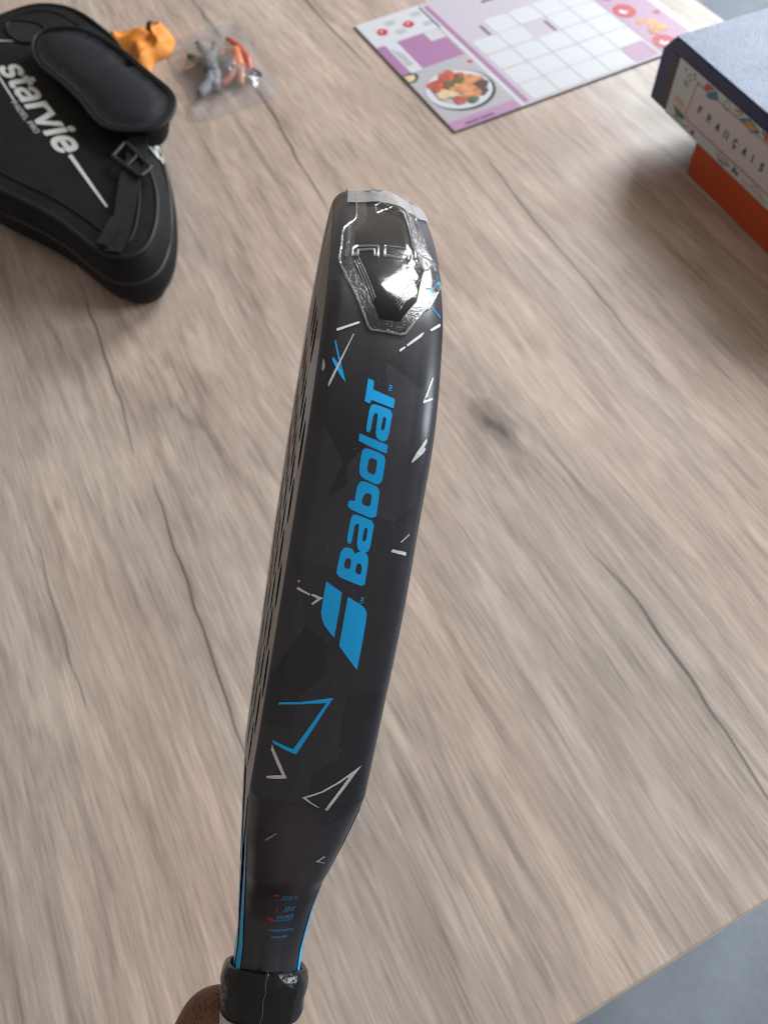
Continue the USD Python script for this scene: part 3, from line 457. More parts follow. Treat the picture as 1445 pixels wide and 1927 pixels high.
# ------------------------------------------------------------------ the hand that holds the racket
def hull_chain(balls):
    import manifold3d as m3
    ms = []
    for (p, r_), (p2, r2) in zip(balls[:-1], balls[1:]):
        ms.append((m3.Manifold.sphere(r_, 20).translate(p) + m3.Manifold.sphere(r2, 20).translate(p2)).hull())
    return ms
def organic(groups, edge=.004, it=12):
    import manifold3d as m3
    ms = []
    for g in groups:
        if g[0] == 'hull':
            u_ = m3.Manifold()
            for p, r_ in g[1]: u_ = u_ + m3.Manifold.sphere(r_, 20).translate(p)
            ms.append(u_.hull())
        else: ms += hull_chain(g)
    t = ms[0]
    for m in ms[1:]: t = t + m
    m = t.refine_to_length(edge).to_mesh(); tm = trimesh.Trimesh(m.vert_properties[:, :3], m.tri_verts, process=True)
    trimesh.smoothing.filter_taubin(tm, lamb=.5, nu=.53, iterations=it); return tm
skin = usdkit.material(stage, '/World/Looks/skin', {
    'tc': ('texture_coordinate', {}), 'n': ('noise_texture', {'scale': 90.0, 'detail': 4.0}), 'r': ('rgb_ramp', {'ramp': [(.3, (.21, .088, .058)), (.7, (.30, .135, .092))]}),
    'v': ('voronoi_texture', {'scale': 700.0}), 'b': ('bump', {'strength': .8, 'distance': .0012}), 'w': ('wave_texture', {'bands_direction': 'x', 'scale': 62.0, 'distortion': 9.0, 'detail': 3.0, 'detail_scale': 1.5}), 'b2': ('bump', {'strength': .5, 'distance': .0012}), 'p': ('principled_bsdf', {'roughness': .48, 'subsurface_weight': .08, 'subsurface_scale': .004})},
    [('tc.object', 'n.vector'), ('n.fac', 'r.fac'), ('r.color', 'p.base_color'), ('tc.object', 'v.vector'), ('v.distance', 'b.height'), ('tc.object', 'w.vector'), ('w.fac', 'b2.height'), ('b.normal', 'b2.normal'), ('b2.normal', 'p.normal')], surface='p.BSDF')
nail_m = M('nail', (.42, .22, .17), .25)
hand = thing('person', "brown-skinned hand closed round the racket's grip, only its edge showing below the black collar", 'person', matrix=mat4)
Hn = lambda p: (p[0] + BUTT, p[1], p[2])
web = ((-.1915, .0150, -.0125), .0165)
G = [('hull', [(Hn(web[0]), web[1]), (Hn((-.212, .012, -.036)), .0115), (Hn((-.226, .014, -.038)), .0115), (Hn((-.232, .034, .002)), .0145)]),
     ('hull', [(Hn((-.226, .014, -.038)), .0115), (Hn((-.246, .016, -.037)), .011), (Hn((-.264, .018, -.033)), .010), (Hn((-.232, .034, .002)), .0145), (Hn((-.285, .046, -.008)), .020)]),
     [(Hn((-.280, .044, -.008)), .022), (Hn((-.315, .072, -.016)), .025), (Hn((-.40, .135, -.035)), .033), (Hn((-.47, .19, -.05)), .040)],
     [(Hn((-.236, .036, .004)), .0145), (Hn((-.222, .029, .022)), .0115), (Hn((-.214, .010, .0305)), .0098), (Hn((-.213, -.010, .0290)), .0082)]]
for s_, q_ in ((-.216, 1.0), (-.234, 1.03), (-.251, 1.0), (-.267, .9)):
    G.append([(Hn((s_ + .002, .012, -.036)), .0108 * q_), (Hn((s_, -.018, -.0325)), .0098 * q_), (Hn((s_ - .001, -.0285, -.006)), .0090 * q_), (Hn((s_ - .001, -.0245, .012)), .0080 * q_), (Hn((s_ - .001, -.0150, .0240)), .0070 * q_)])
part(hand, 'hand', organic(G, .0032, 14), skin, smooth=True)
nl = organic([('hull', [(Hn((-.2175, -.012, .0362)), .0013), (Hn((-.2090, -.012, .0362)), .0013), (Hn((-.2170, -.0035, .0378)), .0013), (Hn((-.2095, -.0035, .0378)), .0013)])], .003, 2)
part(hand, 'fingernail', nl, nail_m, smooth=True)

# ------------------------------------------------------------------ wall planner lying on the table
ex2 = np.array([.99989414, .01455028]); B0 = np.array([.34338069, .57249393]) * K
cm = np.eye(4); cm[:2, 0] = ex2; cm[:2, 1] = [-ex2[1], ex2[0]]; cm[:2, 3] = B0
cal = thing('wall_calendar', 'pink and white printed monthly calendar sheet with a dish photo, lying flat on the table', 'calendar', matrix=cm)
S = K / 1000
_M = M
def M(name, color, rough=.5, **kw): return _M(name, color, max(rough, .5), specular_ior_level=.3, **kw) if name.startswith(('calendar', 'dish', 'icon')) else _M(name, color, rough, **kw)
paper = M('calendar_lilac', (.55, .505, .57), .42); p_white = M('calendar_white', (.64, .655, .69), .42); p_purple = M('calendar_purple', (.40, .19, .37), .42)
p_band = M('calendar_band', (.48, .26, .44), .42); p_dark = M('calendar_ink', (.20, .10, .24), .5); p_grey = M('calendar_grey', (.60, .60, .62), .5); p_red = M('calendar_red', (.50, .03, .05), .45)
p_pink = M('calendar_pink', (.47, .30, .43), .42); p_photo = M('calendar_photo', (.46, .44, .47), .42); board = M('calendar_board', (.22, .20, .19), .7)
p_black = M('calendar_black', (.03, .03, .035), .4); p_orange = M('dish_orange', (.62, .26, .11), .5, vary=(90, .5)); p_tomato = M('dish_red', (.50, .10, .06), .5, vary=(110, .4)); p_green = M('dish_green', (.10, .14, .05), .5, vary=(150, .4))
p_brown = M('dish_brown', (.10, .045, .035), .5); p_cream = M('dish_cream', (.72, .56, .33), .5); p_yel = M('dish_yellow', (.72, .38, .12), .5); p_ink2 = M('calendar_faint_ink', (.38, .38, .42), .5)
sh = bevel_box(297 * S, 210 * S, .0022, .0004); sh.apply_translation((148.5 * S, 105 * S, .0013))
part(cal, 'backing_board', sh, board)
lev = [0.0]
def flat(name, pts, mat, z=1, lab=None):
    g = (pts if hasattr(pts, 'area') else Polygon(pts)).buffer(0); v, f = tri2d(g, 40)
    part(cal, name, (np.column_stack([v * S, np.full(len(v), .0024 + z * .00022)]), f), mat, label=lab)
R4 = lambda x0, y0, x1, y1, r_=0: Polygon([(x0 + r_, y0 + r_), (x1 - r_, y0 + r_), (x1 - r_, y1 - r_), (x0 + r_, y1 - r_)]).buffer(r_) if r_ else Polygon([(x0, y0), (x1, y0), (x1, y1), (x0, y1)])
E2_ = lambda x, y, rx, ry, n=28: Polygon([(x + rx * math.cos(t), y + ry * math.sin(t)) for t in np.linspace(0, 2 * math.pi, n)[:-1]])
flat('sheet', R4(.2, .2, 296.8, 209.8), paper, 1)
flat('white_panel', R4(1, 160, 76.5, 209), p_white, 2)
flat('purple_panel', R4(24, 104.5, 73, 159), p_purple, 2); flat('purple_panel', R4(.8, 103, 10.5, 160), p_purple, 2); flat('note_panel', R4(10.5, 103.2, 24, 160), p_white, 2)
for i_ in range(3): flat('note_line', R4(13.2 + i_ * 2.6, 115, 14.2 + i_ * 2.6, 150 - i_ * 5), p_ink2, 3)
flat('blank_square', R4(55, 141, 72.5, 159.3), p_grey, 3)
flat('photo_panel', R4(.8, 14, 73, 103), p_photo, 2)
flat('caption_band', R4(.8, .5, 73.5, 14), p_band, 2); flat('caption_line', R4(15, 3.2, 29, 6.6), p_dark, 3); flat('caption_line', R4(31, 3.4, 46, 6.8), p_dark, 3)
flat('spine_strip', R4(79.8, 5, 85.2, 203), p_purple, 2); flat('spine_border', R4(74.5, .5, 79.2, 205), p_white, 2)
flat('heart', Polygon([(70.5, 86.5), (73.4, 90.6), (72, 93), (70.5, 91.6), (69, 93), (67.6, 90.6)]), p_red, 3)
for x_, y_ in ((20.6, 183.4), (51.3, 182.5)):
    flat('round_icon', E2_(x_, y_, 8, 8), M('icon_pale%d' % x_, (.75, .55, .55), .5), 3); flat('icon_mark', E2_(x_ - 1, y_ - .5, 5.4, 6), p_red, 4); flat('icon_spot', R4(x_ - 3, y_ - 1, x_, y_ + 2), p_white, 5)
for x_, y_ in ((37.3, 174.5), (69.8, 173.8), (35, 195), (66.8, 196)):
    for i_ in range(3): flat('text_line', R4(x_ - 6, y_ - 4 + 3 * i_, x_ + 5, y_ - 2.8 + 3 * i_), p_ink2, 3)
flat('bowl', Polygon([(.9, 88), (6, 87), (13, 92), (15, 99), (10, 103), (.9, 103)]), p_black, 3); flat('bowl_food', Polygon([(.9, 90), (5, 89.5), (10, 93), (11, 99), (.9, 101)]), p_cream, 4)
flat('plate_rim', E2_(38.5, 53.6, 34.0, 33.5, 40), p_black, 3); flat('plate', E2_(37.2, 55.2, 32.8, 31.8, 40), p_white, 4); flat('plate_well', E2_(36.6, 56, 25, 24.5, 36), p_photo, 5)
blob = lambda x, y, r_, sd: Polygon([(x + r_ * (.75 + .5 * random.Random(sd * 31 + i_).random()) * math.cos(i_ * .449), y + r_ * (.75 + .5 * random.Random(sd * 17 + i_).random()) * math.sin(i_ * .449)) for i_ in range(14)])
for n_, (x_, y_, r_, m_) in enumerate([(26, 68, 11, p_tomato), (39, 76, 9, p_tomato), (50, 60, 12, p_orange), (38, 58, 10, p_orange), (56, 52, 7, p_brown), (52, 44, 6, p_brown), (44, 46, 9, p_orange), (22, 56, 7, p_cream), (30, 42, 6, p_tomato), (40, 37, 5, p_green), (33, 66, 5, p_green), (44, 67, 5, p_green), (28, 52, 5, p_cream), (48, 73, 4, p_tomato), (20, 64, 4, p_tomato)]):
    flat('food_piece', blob(38 + (x_ - 38) * 1.15, 57 + (y_ - 58) * 1.15, r_ * 1.12, n_), m_, 6 + n_ * .35)
cols, rows = (89.5, 119.5, 149.7, 179.8, 209.6), (119.5, 91.3, 61.8, 32.2, 3.6)
for ri, y_ in enumerate(rows):
    for ci, x_ in enumerate(cols):
        if (ri, ci) in ((0, 0), (1, 2)): continue
        if (ri, ci) == (4, 4): flat('month_cell', R4(x_, y_, x_ + 28.6, y_ + 27.2, 3), p_pink, 2); continue
        flat('day_cell', R4(x_, y_, x_ + 28.8, y_ + 27.6, 3), p_white, 2)
        flat('day_mark', R4(x_ + 25.2, y_ + 24.2, x_ + 27.2, y_ + 26.4), p_grey, 3)
for x_, y_ in ((111.4, 119), (173.2, 92), (233.2, 7)): flat('month_mark', R4(x_, y_, x_ + 2.6, y_ + 21), p_dark if y_ > 90 else p_pink, 3)
flat('title_mark', R4(138, 177, 160, 181), p_dark, 3)
flat('side_band', R4(241.5, 2, 288, 208), p_pink, 2); flat('side_border', R4(288, .5, 296.5, 209), p_white, 2)
for y_ in (17.7, 84.9):
    flat('round_badge', E2_(255, y_, 11.5, 13.5), p_red, 3); flat('badge_mark', blob(253, y_ - 1, 4.6, int(y_)), p_white, 4); flat('badge_spot', blob(257, y_ + 2, 3, 5), p_red, 5)
for n_, (x_, y_) in enumerate(((258, 60), (266, 52), (262, 44), (269, 40), (259, 38))): flat('food_piece', blob(x_, y_, 6, n_ + 40), p_yel if n_ % 2 else p_orange, 3 + n_ * .4)
flat('heart', Polygon([(282, 61), (286, 66), (284, 69.5), (282, 67.6), (280, 69.5), (278, 66)]), p_red, 3)
for y_ in (118, 150, 184): flat('food_piece', blob(258, y_, 8, int(y_)), p_green if y_ < 140 else p_tomato, 3)

# ------------------------------------------------------------------ archive box on an orange box
T0 = np.array([.49169525, .42177515, 0]) * K; TD = np.array([-.05955, -.99822, 0]); TN_ = np.array([-.99822, .05955, 0])
def fp(t, z, out=0.0): t = np.atleast_1d(np.asarray(t, float)); return T0 + t[:, None] * S * TD + np.asarray(z, float)[:, None] * S * [0, 0, 1] + out * TN_
bm_ = np.eye(4); bm_[:3, 0], bm_[:3, 1], bm_[:3, 2], bm_[:3, 3] = TD, -TN_, [0, 0, 1], T0     # local: along the front, into the box, up
obox = thing('orange_box', 'flat orange red cardboard box under the blue archive box', 'box', matrix=bm_)
o_m = M('orange_card', (.52, .075, .018), .45, vary=(40, .06))
def lbox(x0, x1, y0, y1, z0, z1, bev): m = bevel_box((x1 - x0) * S, (y1 - y0) * S, (z1 - z0) * S, bev); m.apply_translation(((x0 + x1) / 2 * S, (y0 + y1) / 2 * S, (z0 + z1) / 2 * S)); return m
part(obox, 'box_base', lbox(.6, 219.4, .6, 159.4, .3, 20, .0008), o_m); part(obox, 'lid', lbox(0, 220, 0, 160, 12, 30.4, .0012), o_m)
abox = thing('archive_box', 'navy blue archive box with a clipped corner and an illustrated white label on its front', 'box', matrix=bm_)
navy = M('navy_cloth', (.022, .036, .115), .42, vary=(80, .15), bump=(900, .0004)); pale_top = M('pale_blue_top', (.105, .15, .27), .42, vary=(22, .22), bump=(420, .0012)); tape_m = M('brown_tape', (.045, .035, .05), .3)
def prism(poly, y0, y1):
    import manifold3d as m3
    m = trimesh.creation.extrude_polygon(Polygon(poly), (y1 - y0) * S, engine='earcut'); v = m.vertices.copy(); m.vertices = np.column_stack([v[:, 0], y1 * S - v[:, 2], v[:, 1]]); trimesh.repair.fix_normals(m); return m
pf = lambda pts: [(a * S, b_ * S) for a, b_ in pts]
part(abox, 'box_body', prism(pf([(-70, 31.2), (-70, 73.5), (-59, 88), (250, 88), (250, 31.2)]), 0, 220), navy)
part(abox, 'cover', lbox(-58.6, 250, .4, 219.6, 88.15, 89.4, .0004), pale_top, label='textured top face, paler blue than the box body')  # top face coloured a paler blue than the body
part(abox, 'tape_strip', prism(pf([(-57, 33), (-57, 77), (-46.5, 77), (-46.5, 33)]), -.35, -.1), tape_m)
l_white = M('label_white', (.56, .60, .63), .5, vary=(60, .05)); l_in = M('label_centre', (.60, .575, .60), .5); ink = M('label_ink', (.025, .025, .03), .5)
l_red = M('label_red', (.50, .09, .07), .5); l_blue = M('label_blue', (.02, .22, .38), .5); l_teal = M('label_teal', (.12, .36, .38), .5); l_or = M('label_orange', (.62, .28, .05), .5); l_gr = M('label_green', (.06, .20, .09), .5); l_pch = M('label_peach', (.62, .40, .28), .5); l_pl = M('label_plum', (.25, .06, .16), .5); l_g = M('label_grey', (.34, .35, .35), .5)
def lab(name, pts, mat, z, l_=None):
    g = (pts if hasattr(pts, 'area') else Polygon(pts)).buffer(0); v, f = tri2d(g, 30)
    part(abox, name, (np.column_stack([v[:, 0] * S, np.full(len(v), -(.0004 + z * .00022)), v[:, 1] * S]), f), mat, label=l_)
lab('label', R4(-46.5, 30.5, 240, 78), l_white, 1, 'white illustrated label'); lab('label_centre', Polygon([(-20, 69.5), (-16, 71), (220, 71.5), (220, 41), (-17, 40), (-22, 44)]), l_in, 2)
line_ = lambda pts, w_: LineString(pts).buffer(w_)
lab('outline', line_([(-19, 70), (-20, 58), (-22, 44), (-17.5, 40), (60, 40.5), (220, 41)], .45), l_red, 3); lab('outline', line_([(-17, 71), (60, 71.6), (220, 71.8)], .3), l_red, 3)
GL = {'F': [[(0, 0), (0, 6), (3.6, 6)], [(0, 3.2), (2.8, 3.2)]], 'R': [[(0, 0), (0, 6), (3, 6), (3.6, 4.6), (3, 3.2), (0, 3)], [(1.4, 3), (3.8, 0)]], 'A': [[(0, 0), (2, 6), (4, 0)], [(.8, 2.2), (3.2, 2.2)]], 'N': [[(0, 0), (0, 6), (3.8, 0), (3.8, 6)]],
      'Ç': [[(3.8, 5), (2.4, 6), (.8, 5.4), (0, 3), (.8, .6), (2.4, 0), (3.8, .9)], [(2.2, 0), (2.6, -1.2), (1.6, -1.8)]], 'I': [[(1.5, 0), (1.5, 6)]], 'S': [[(3.6, 5.2), (2, 6), (.4, 5), (.8, 3.6), (3, 2.6), (3.5, 1.2), (2, 0), (0, .8)]]}
for ch, t_ in zip('FRANÇAIS', (-6.5, 6.0, 17.8, 29, 40.8, 52.8, 63.4, 74.3)):
    lab('letter', shapely.union_all([line_([(t_ - 1.9 + a * .95, 51.4 + b_ * .95) for a, b_ in s_], .68) for s_ in GL[ch]]), ink, 3)
lab('doodle', [(-9, 76.5), (0, 77), (-2.5, 71.2), (-10.8, 70.8)], l_red, 3); lab('doodle', [(-5, 73.5), (-1, 74), (-3, 71.5)], l_white, 4)
lab('doodle', [(-6.5, 68.1), (3.4, 77.2), (8.9, 71.3), (-1.0, 67.6)], l_blue, 3)
lab('doodle', Point(19, 73.4).buffer(3.9).difference(Point(19, 73.4).buffer(3.2)), l_teal, 3); lab('doodle', line_([(28.5, 75.4), (36, 77.2)], .6), l_red, 3); lab('doodle', line_([(31, 72.5), (37, 76)], .4), l_teal, 3)
lab('doodle', [(35.6, 72.4), (45.4, 77.6), (60.5, 74.5), (52.5, 69.7)], l_blue, 3); lab('doodle', [(41.0, 73.2), (46.4, 76.4), (56.2, 74.8), (51.2, 70.5)], l_or, 4)
lab('doodle', [(-40.2, 46.8), (-36.8, 50.6), (-25.6, 47.4), (-29.2, 42.8)], l_pch, 3); lab('doodle', [(-38.6, 42.2), (-22.3, 40.6), (-21.2, 37.6), (-32, 35.5)], l_gr, 3)
for a, b_ in ((-36.4, 73), (-30.5, 71.2), (-27.8, 68.6), (-25, 74.8), (-22.8, 72.2), (-18, 71.2)): lab('doodle', Point(a, b_).buffer(.95), ink, 3)
lab('doodle', [(-36, 65), (-33, 61), (-28, 62.5), (-31, 66)], l_g, 3); lab('doodle', Point(-7.4, 34.6).buffer(2.2), l_pl, 3); lab('doodle', line_([(-36, 34), (-20, 33.5), (-13, 36)], .7), l_g, 3)
lab('doodle', [(25.2, 37.6), (42.8, 38.2), (40.5, 35.2), (26, 33.8)], l_pch, 3); lab('doodle', line_([(30, 33.2), (36, 33), (43, 35.4)], .7), l_blue, 3); lab('doodle', Point(49.8, 35.8).buffer(2.3), l_gr, 3); lab('doodle', Point(54, 35).buffer(1.7), l_pl, 3)
lab('doodle', line_([(72, 37), (78, 38.6), (84, 36.4)], .6), l_pch, 3); lab('doodle', line_([(62, 34), (70, 34.5), (92, 33.8)], .7), l_pch, 3); lab('doodle', [(64.5, 78), (68, 77.5), (69.5, 72.5), (66, 73)], l_red, 3); lab('doodle', line_([(62, 77), (64, 75)], .6), ink, 3)
for k_ in range(9): lab('doodle', blob(86 + k_ * 15, 75 - (k_ % 2) * 1.5, 2.8, k_ + 3), (l_blue, l_red, l_gr, l_or)[k_ % 4], 3)

# ------------------------------------------------------------------ the racket bag
cloth = usdkit.material(stage, '/World/Looks/bag_nylon', {
    'tc': ('texture_coordinate', {}), 'n': ('noise_texture', {'scale': 1600.0, 'detail': 2.0}), 'n2': ('noise_texture', {'scale': 14.0, 'detail': 5.0}), 'r': ('rgb_ramp', {'ramp': [(.3, (.0055, .006, .0075)), (.7, (.0100, .0108, .0128))]}),
    'b': ('bump', {'strength': .7, 'distance': .0006}), 'b2': ('bump', {'strength': .9, 'distance': .006}), 'p': ('principled_bsdf', {'roughness': .7, 'specular_ior_level': .22})},
    [('tc.object', 'n.vector'), ('tc.object', 'n2.vector'), ('n2.fac', 'r.fac'), ('r.color', 'p.base_color'), ('n.fac', 'b.height'), ('n2.fac', 'b2.height'), ('b.normal', 'b2.normal'), ('b2.normal', 'p.normal')], surface='p.BSDF')
pad_m = M('bag_pocket_cloth', (.011, .0125, .018), .55, bump=(1500, .0005), vary=(20, .2), specular_ior_level=.3)
pipe_m = M('bag_piping', (.012, .0125, .015), .5, specular_ior_level=.3); web_m = M('bag_webbing', (.009, .009, .0105), .6, bump=(1300, .001), specular_ior_level=.3); buck_m = M('bag_buckle', (.016, .017, .019), .35); silver = M('bag_silver_print', (.68, .71, .68), .4); zip_m = M('bag_zip', (.012, .012, .014), .5)
bag = thing('racket_bag', 'black racket bag with silver lettering, padded pocket and strap buckle, lying on the table', 'bag')
RIGHT = [(.0163, .4899), (.0356, .4919), (.052, .5093), (.0648, .5369), (.0818, .5947), (.0900, .6432), (.0985, .69), (.1045, .7434), (.1060, .7805), (.0985, .8234), (.0763, .8779), (.0441, .8997), (.0116, .8978)]
LEFT = [(-.020, .888), (-.055, .862), (-.080, .82), (-.090, .76), (-.086, .70), (-.070, .648), (-.0523, .6143), (-.0367, .5873), (-.0227, .5583), (-.0108, .5246), (.0025, .4989)]
ol = smooth_curve(np.array(RIGHT + LEFT) * K, 8, True); op = Polygon(ol)
tq = np.roll(ol, -1, 0) - np.roll(ol, 1, 0); tq /= np.linalg.norm(tq, axis=1, keepdims=True); nq = np.stack([tq[:, 1], -tq[:, 0]], 1)
if op.exterior.is_ccw is False: nq = -nq
wob = (noise(np.column_stack([ol * 22, np.zeros(len(ol))]), 4) - .5)[:, None]
TOPZ = .0740
GZ = [(.002, -.022), (.006, -.014), (.018, -.0065), (.030, -.0040), (.036, -.0052), (.038, -.0050), (.055, -.0062), (.066, -.0090), (.0715, -.0120), (TOPZ, -.0160), (TOPZ + .001, -.0200)]
gus_off = lambda z: np.interp(z, [g_[0] for g_ in GZ], [g_[1] for g_ in GZ])
wt = (np.clip(nq[:, 0], 0, 1) * np.exp(-((ol[:, 1] / K - .640) / .075) ** 4))[:, None]
ramp = lambda z: np.clip((np.asarray(z) - .040) / .034, 0, 1) * .011
rings = [np.column_stack([ol + nq * (o_ - ramp(z_) * wt + wob[:, 0:1] * .004), np.full(len(ol), z_)]) for z_, o_ in GZ]
part(bag, 'gusset', loft(rings, True, True), cloth, smooth=50)
v, f = tri2d(Polygon(ol + nq * (-.0135 - .011 * wt)).buffer(0), .011)
def paneltop(v):
    d_ = shapely.distance(shapely.points(v), op.exterior)
    return TOPZ + .0006 + .0045 * (1 - np.exp(-np.maximum(d_ - .012, 0) / .03)) + .0034 * (fbm(np.column_stack([v * 16, np.zeros(len(v))]), 3, 7) - .5)
part(bag, 'front_panel', (np.column_stack([v, paneltop(v)]), f), cloth, smooth=True)
part(bag, 'piping', tube(np.column_stack([ol + nq * (-.0125 - .011 * wt), np.full(len(ol), TOPZ + .0006)]), .0026, 8, True), pipe_m, smooth=True)
part(bag, 'piping', tube(np.column_stack([ol + nq * -.0072, np.full(len(ol), .0185)]), .0020, 8, True), pipe_m, smooth=True)
part(bag, 'zip', tube(np.column_stack([ol + nq * -.0062, np.full(len(ol), .0440)]), .0026, 6, True), zip_m, smooth=True)
# inner panel seam
sm = np.array(op.buffer(-.032).exterior.segmentize(.008).coords)[:-1]
part(bag, 'seam', tube(np.column_stack([sm, paneltop(sm) + .0004]), .0012, 6, True), pipe_m, smooth=True)
# padded phone pocket
pk = smooth_curve(np.array([(.0238, .784), (.0355, .8051), (.0573, .8023), (.0801, .7754), (.0938, .7375), (.1059, .6834), (.1116, .6464), (.1026, .6244), (.0872, .6128), (.0684, .6181), (.0519, .6309), (.0412, .6729), (.0314, .7228), (.0231, .7555)]) * K, 8, True)
pp = Polygon(pk); tq2 = np.roll(pk, -1, 0) - np.roll(pk, 1, 0); tq2 /= np.linalg.norm(tq2, axis=1, keepdims=True); nq2 = np.stack([tq2[:, 1], -tq2[:, 0]], 1) * (1 if pp.exterior.is_ccw else -1)
part(bag, 'pocket_wall', loft([np.column_stack([pk + nq2 * o_, np.full(len(pk), z_)]) for z_, o_ in ((.066, -.016), (.082, -.010), (.092, -.003), (.0975, -.001), (.0985, -.004))], False, False), cloth, smooth=True)
inner = pp.buffer(-.003); v, f = tri2d(inner, .007); dd = shapely.distance(shapely.points(v), inner.exterior)
zt = .0970 + .0065 * (1 - np.exp(-np.maximum(dd - .010, 0) / .012)) - .0015 * np.exp(-((dd - .010) / .003) ** 2) + .0035 * (fbm(np.column_stack([v * 18, np.zeros(len(v))]), 3, 27) - .5)
crease = np.array([.098, .716]) * K; zt -= .006 * np.exp(-(np.abs((v - crease) @ [.25, .97]) / .006) ** 2) * np.exp(-(np.linalg.norm(v - crease, axis=1) / .035) ** 2)
part(bag, 'phone_pocket', (np.column_stack([v, zt]), f), pad_m, smooth=True, label='padded rounded pocket flap')
part(bag, 'pocket_piping', tube(np.column_stack([pk, np.full(len(pk), .0970)]), .0022, 8, True), pipe_m, smooth=True)
# strap with ladder buckle and its lower loop
def strip(c, w, z, mat, name, thick_=.0022):
    c = smooth_curve(np.array(c) * K, 8); t = np.gradient(c, axis=0); t /= np.linalg.norm(t, axis=1, keepdims=True); n_ = np.stack([-t[:, 1], t[:, 0]], 1) * w / 2 * K
    zz = np.broadcast_to(z, (len(c),)) if np.isscalar(z) else np.interp(np.linspace(0, 1, len(c)), np.linspace(0, 1, len(z)), z)
    rg = [np.array([[*(c[i_] - n_[i_]), zz[i_]], [*(c[i_] + n_[i_]), zz[i_]], [*(c[i_] + n_[i_]), zz[i_] + thick_], [*(c[i_] - n_[i_]), zz[i_] + thick_]]) for i_ in range(len(c))]
    part(bag, name, loft(rg), mat)
strip([(.080, .655), (.0745, .6345), (.066, .612), (.0593, .5935)], .0165, [.094, .090, .086, .0855], web_m, 'strap')
strip([(.0593, .5935), (.0505, .580), (.040, .558), (.034, .545)], .0160, [.0860, .0855, .0840, .0825], web_m, 'strap')
strip([(.034, .545), (.021, .521), (.010, .506)], .0150, [.0825, .081, .0775], web_m, 'strap')
bk = np.array([(.0448, .6033), (.0561, .5709), (.0642, .5753), (.0572, .6143)]) * K
bp = Polygon(bk).buffer(.002); br_ = np.array(bp.exterior.segmentize(.004).coords)[:-1]
part(bag, 'buckle', tube(np.column_stack([br_, np.full(len(br_), .0895)]), .0026, 8, True), buck_m, smooth=True)
mid = (bk[0] + bk[3]) / 2 * .45 + (bk[1] + bk[2]) / 2 * .55; dvec = (bk[1] - bk[0]) * .0
part(bag, 'buckle_bar', tube(np.array([[*(.5 * (bk[0] + bk[1])), .0895], [*(.5 * (bk[2] + bk[3])), .0895]]), .0022, 8), buck_m, smooth=True)
strip([(.0055, .5128), (.0185, .5262), (.0245, .535)], .009, [.0815, .0835, .083], web_m, 'loop', .004)
# lettering
def affine_text(txt, org, xdir, ydir, mat, name, z_lift=.0006, bold=True, fat=0.0):
    """text laid on the bag's panel: org, xdir (whole width), ydir (x-height) in table coordinates"""
    m = text_mesh(txt, 1.0, .01, bold); keep = m.face_normals[:, 2] > .5
    if fat:
        g_ = shapely.union_all([Polygon(t_[:, :2]) for t_ in m.triangles[keep]]).buffer(fat).simplify(.004); v_, f_ = tri2d(g_, .12); m = trimesh.Trimesh(np.column_stack([v_ - [v_[:, 0].min(), 0], np.zeros(len(v_))]), f_, process=False); keep = np.ones(len(f_), bool)
    v = m.vertices; x_ = v[:, 0] / v[:, 0].max(); y_ = v[:, 1] / .76
    q_ = (np.array(org) + x_[:, None] * np.array(xdir) + y_[:, None] * np.array(ydir)) * K
    used, inv_ = np.unique(m.faces[keep], return_inverse=True); f_ = inv_.reshape(-1, 3); q_ = q_[used]
    n_ = np.array(f_); m2 = trimesh.Trimesh(np.column_stack([q_, paneltop(q_) + z_lift]), n_, process=False)
    for _ in range(2): m2 = m2.subdivide()
    vv = np.array(m2.vertices); vv[:, 2] = paneltop(vv[:, :2]) + z_lift
    part(bag, name, trimesh.Trimesh(vv, m2.faces, process=False), mat)
affine_text('starvie', (-.0112, .7960), (.0172, -.1560), (.0172, -.0045), silver, 'lettering', fat=.016)
affine_text('PADEL PRO', (-.0135, .7347), (.0080, -.0560), (.0034, .0004), silver, 'lettering', bold=False)
def taper(pts, w0, w1, name):
    a, b_ = np.array(pts[0]) * K, np.array(pts[1]) * K; n_ = np.array([-(b_ - a)[1], (b_ - a)[0]]); n_ /= np.linalg.norm(n_); s_ = np.linspace(0, 1, 14)[:, None]; c_ = a + (b_ - a) * s_; w_ = (w0 + (w1 - w0) * s_) * K / 2
    q_ = np.vstack([c_ - n_ * w_, c_ + n_ * w_]); i_ = np.arange(13); f_ = np.vstack([np.stack([i_, i_ + 1, i_ + 15], 1), np.stack([i_, i_ + 15, i_ + 14], 1)])
    part(bag, name, (np.column_stack([q_, paneltop(q_) + .0006]), f_[:, ::-1]), silver)
taper([(.0130, .6346), (.0216, .5572)], .0034, .0016, 'silver_line'); taper([(-.0155, .795), (-.0102, .7350)], .0018, .0014, 'silver_line'); taper([(-.004, .8425), (.0112, .8322)], .0020, .0006, 'silver_line')
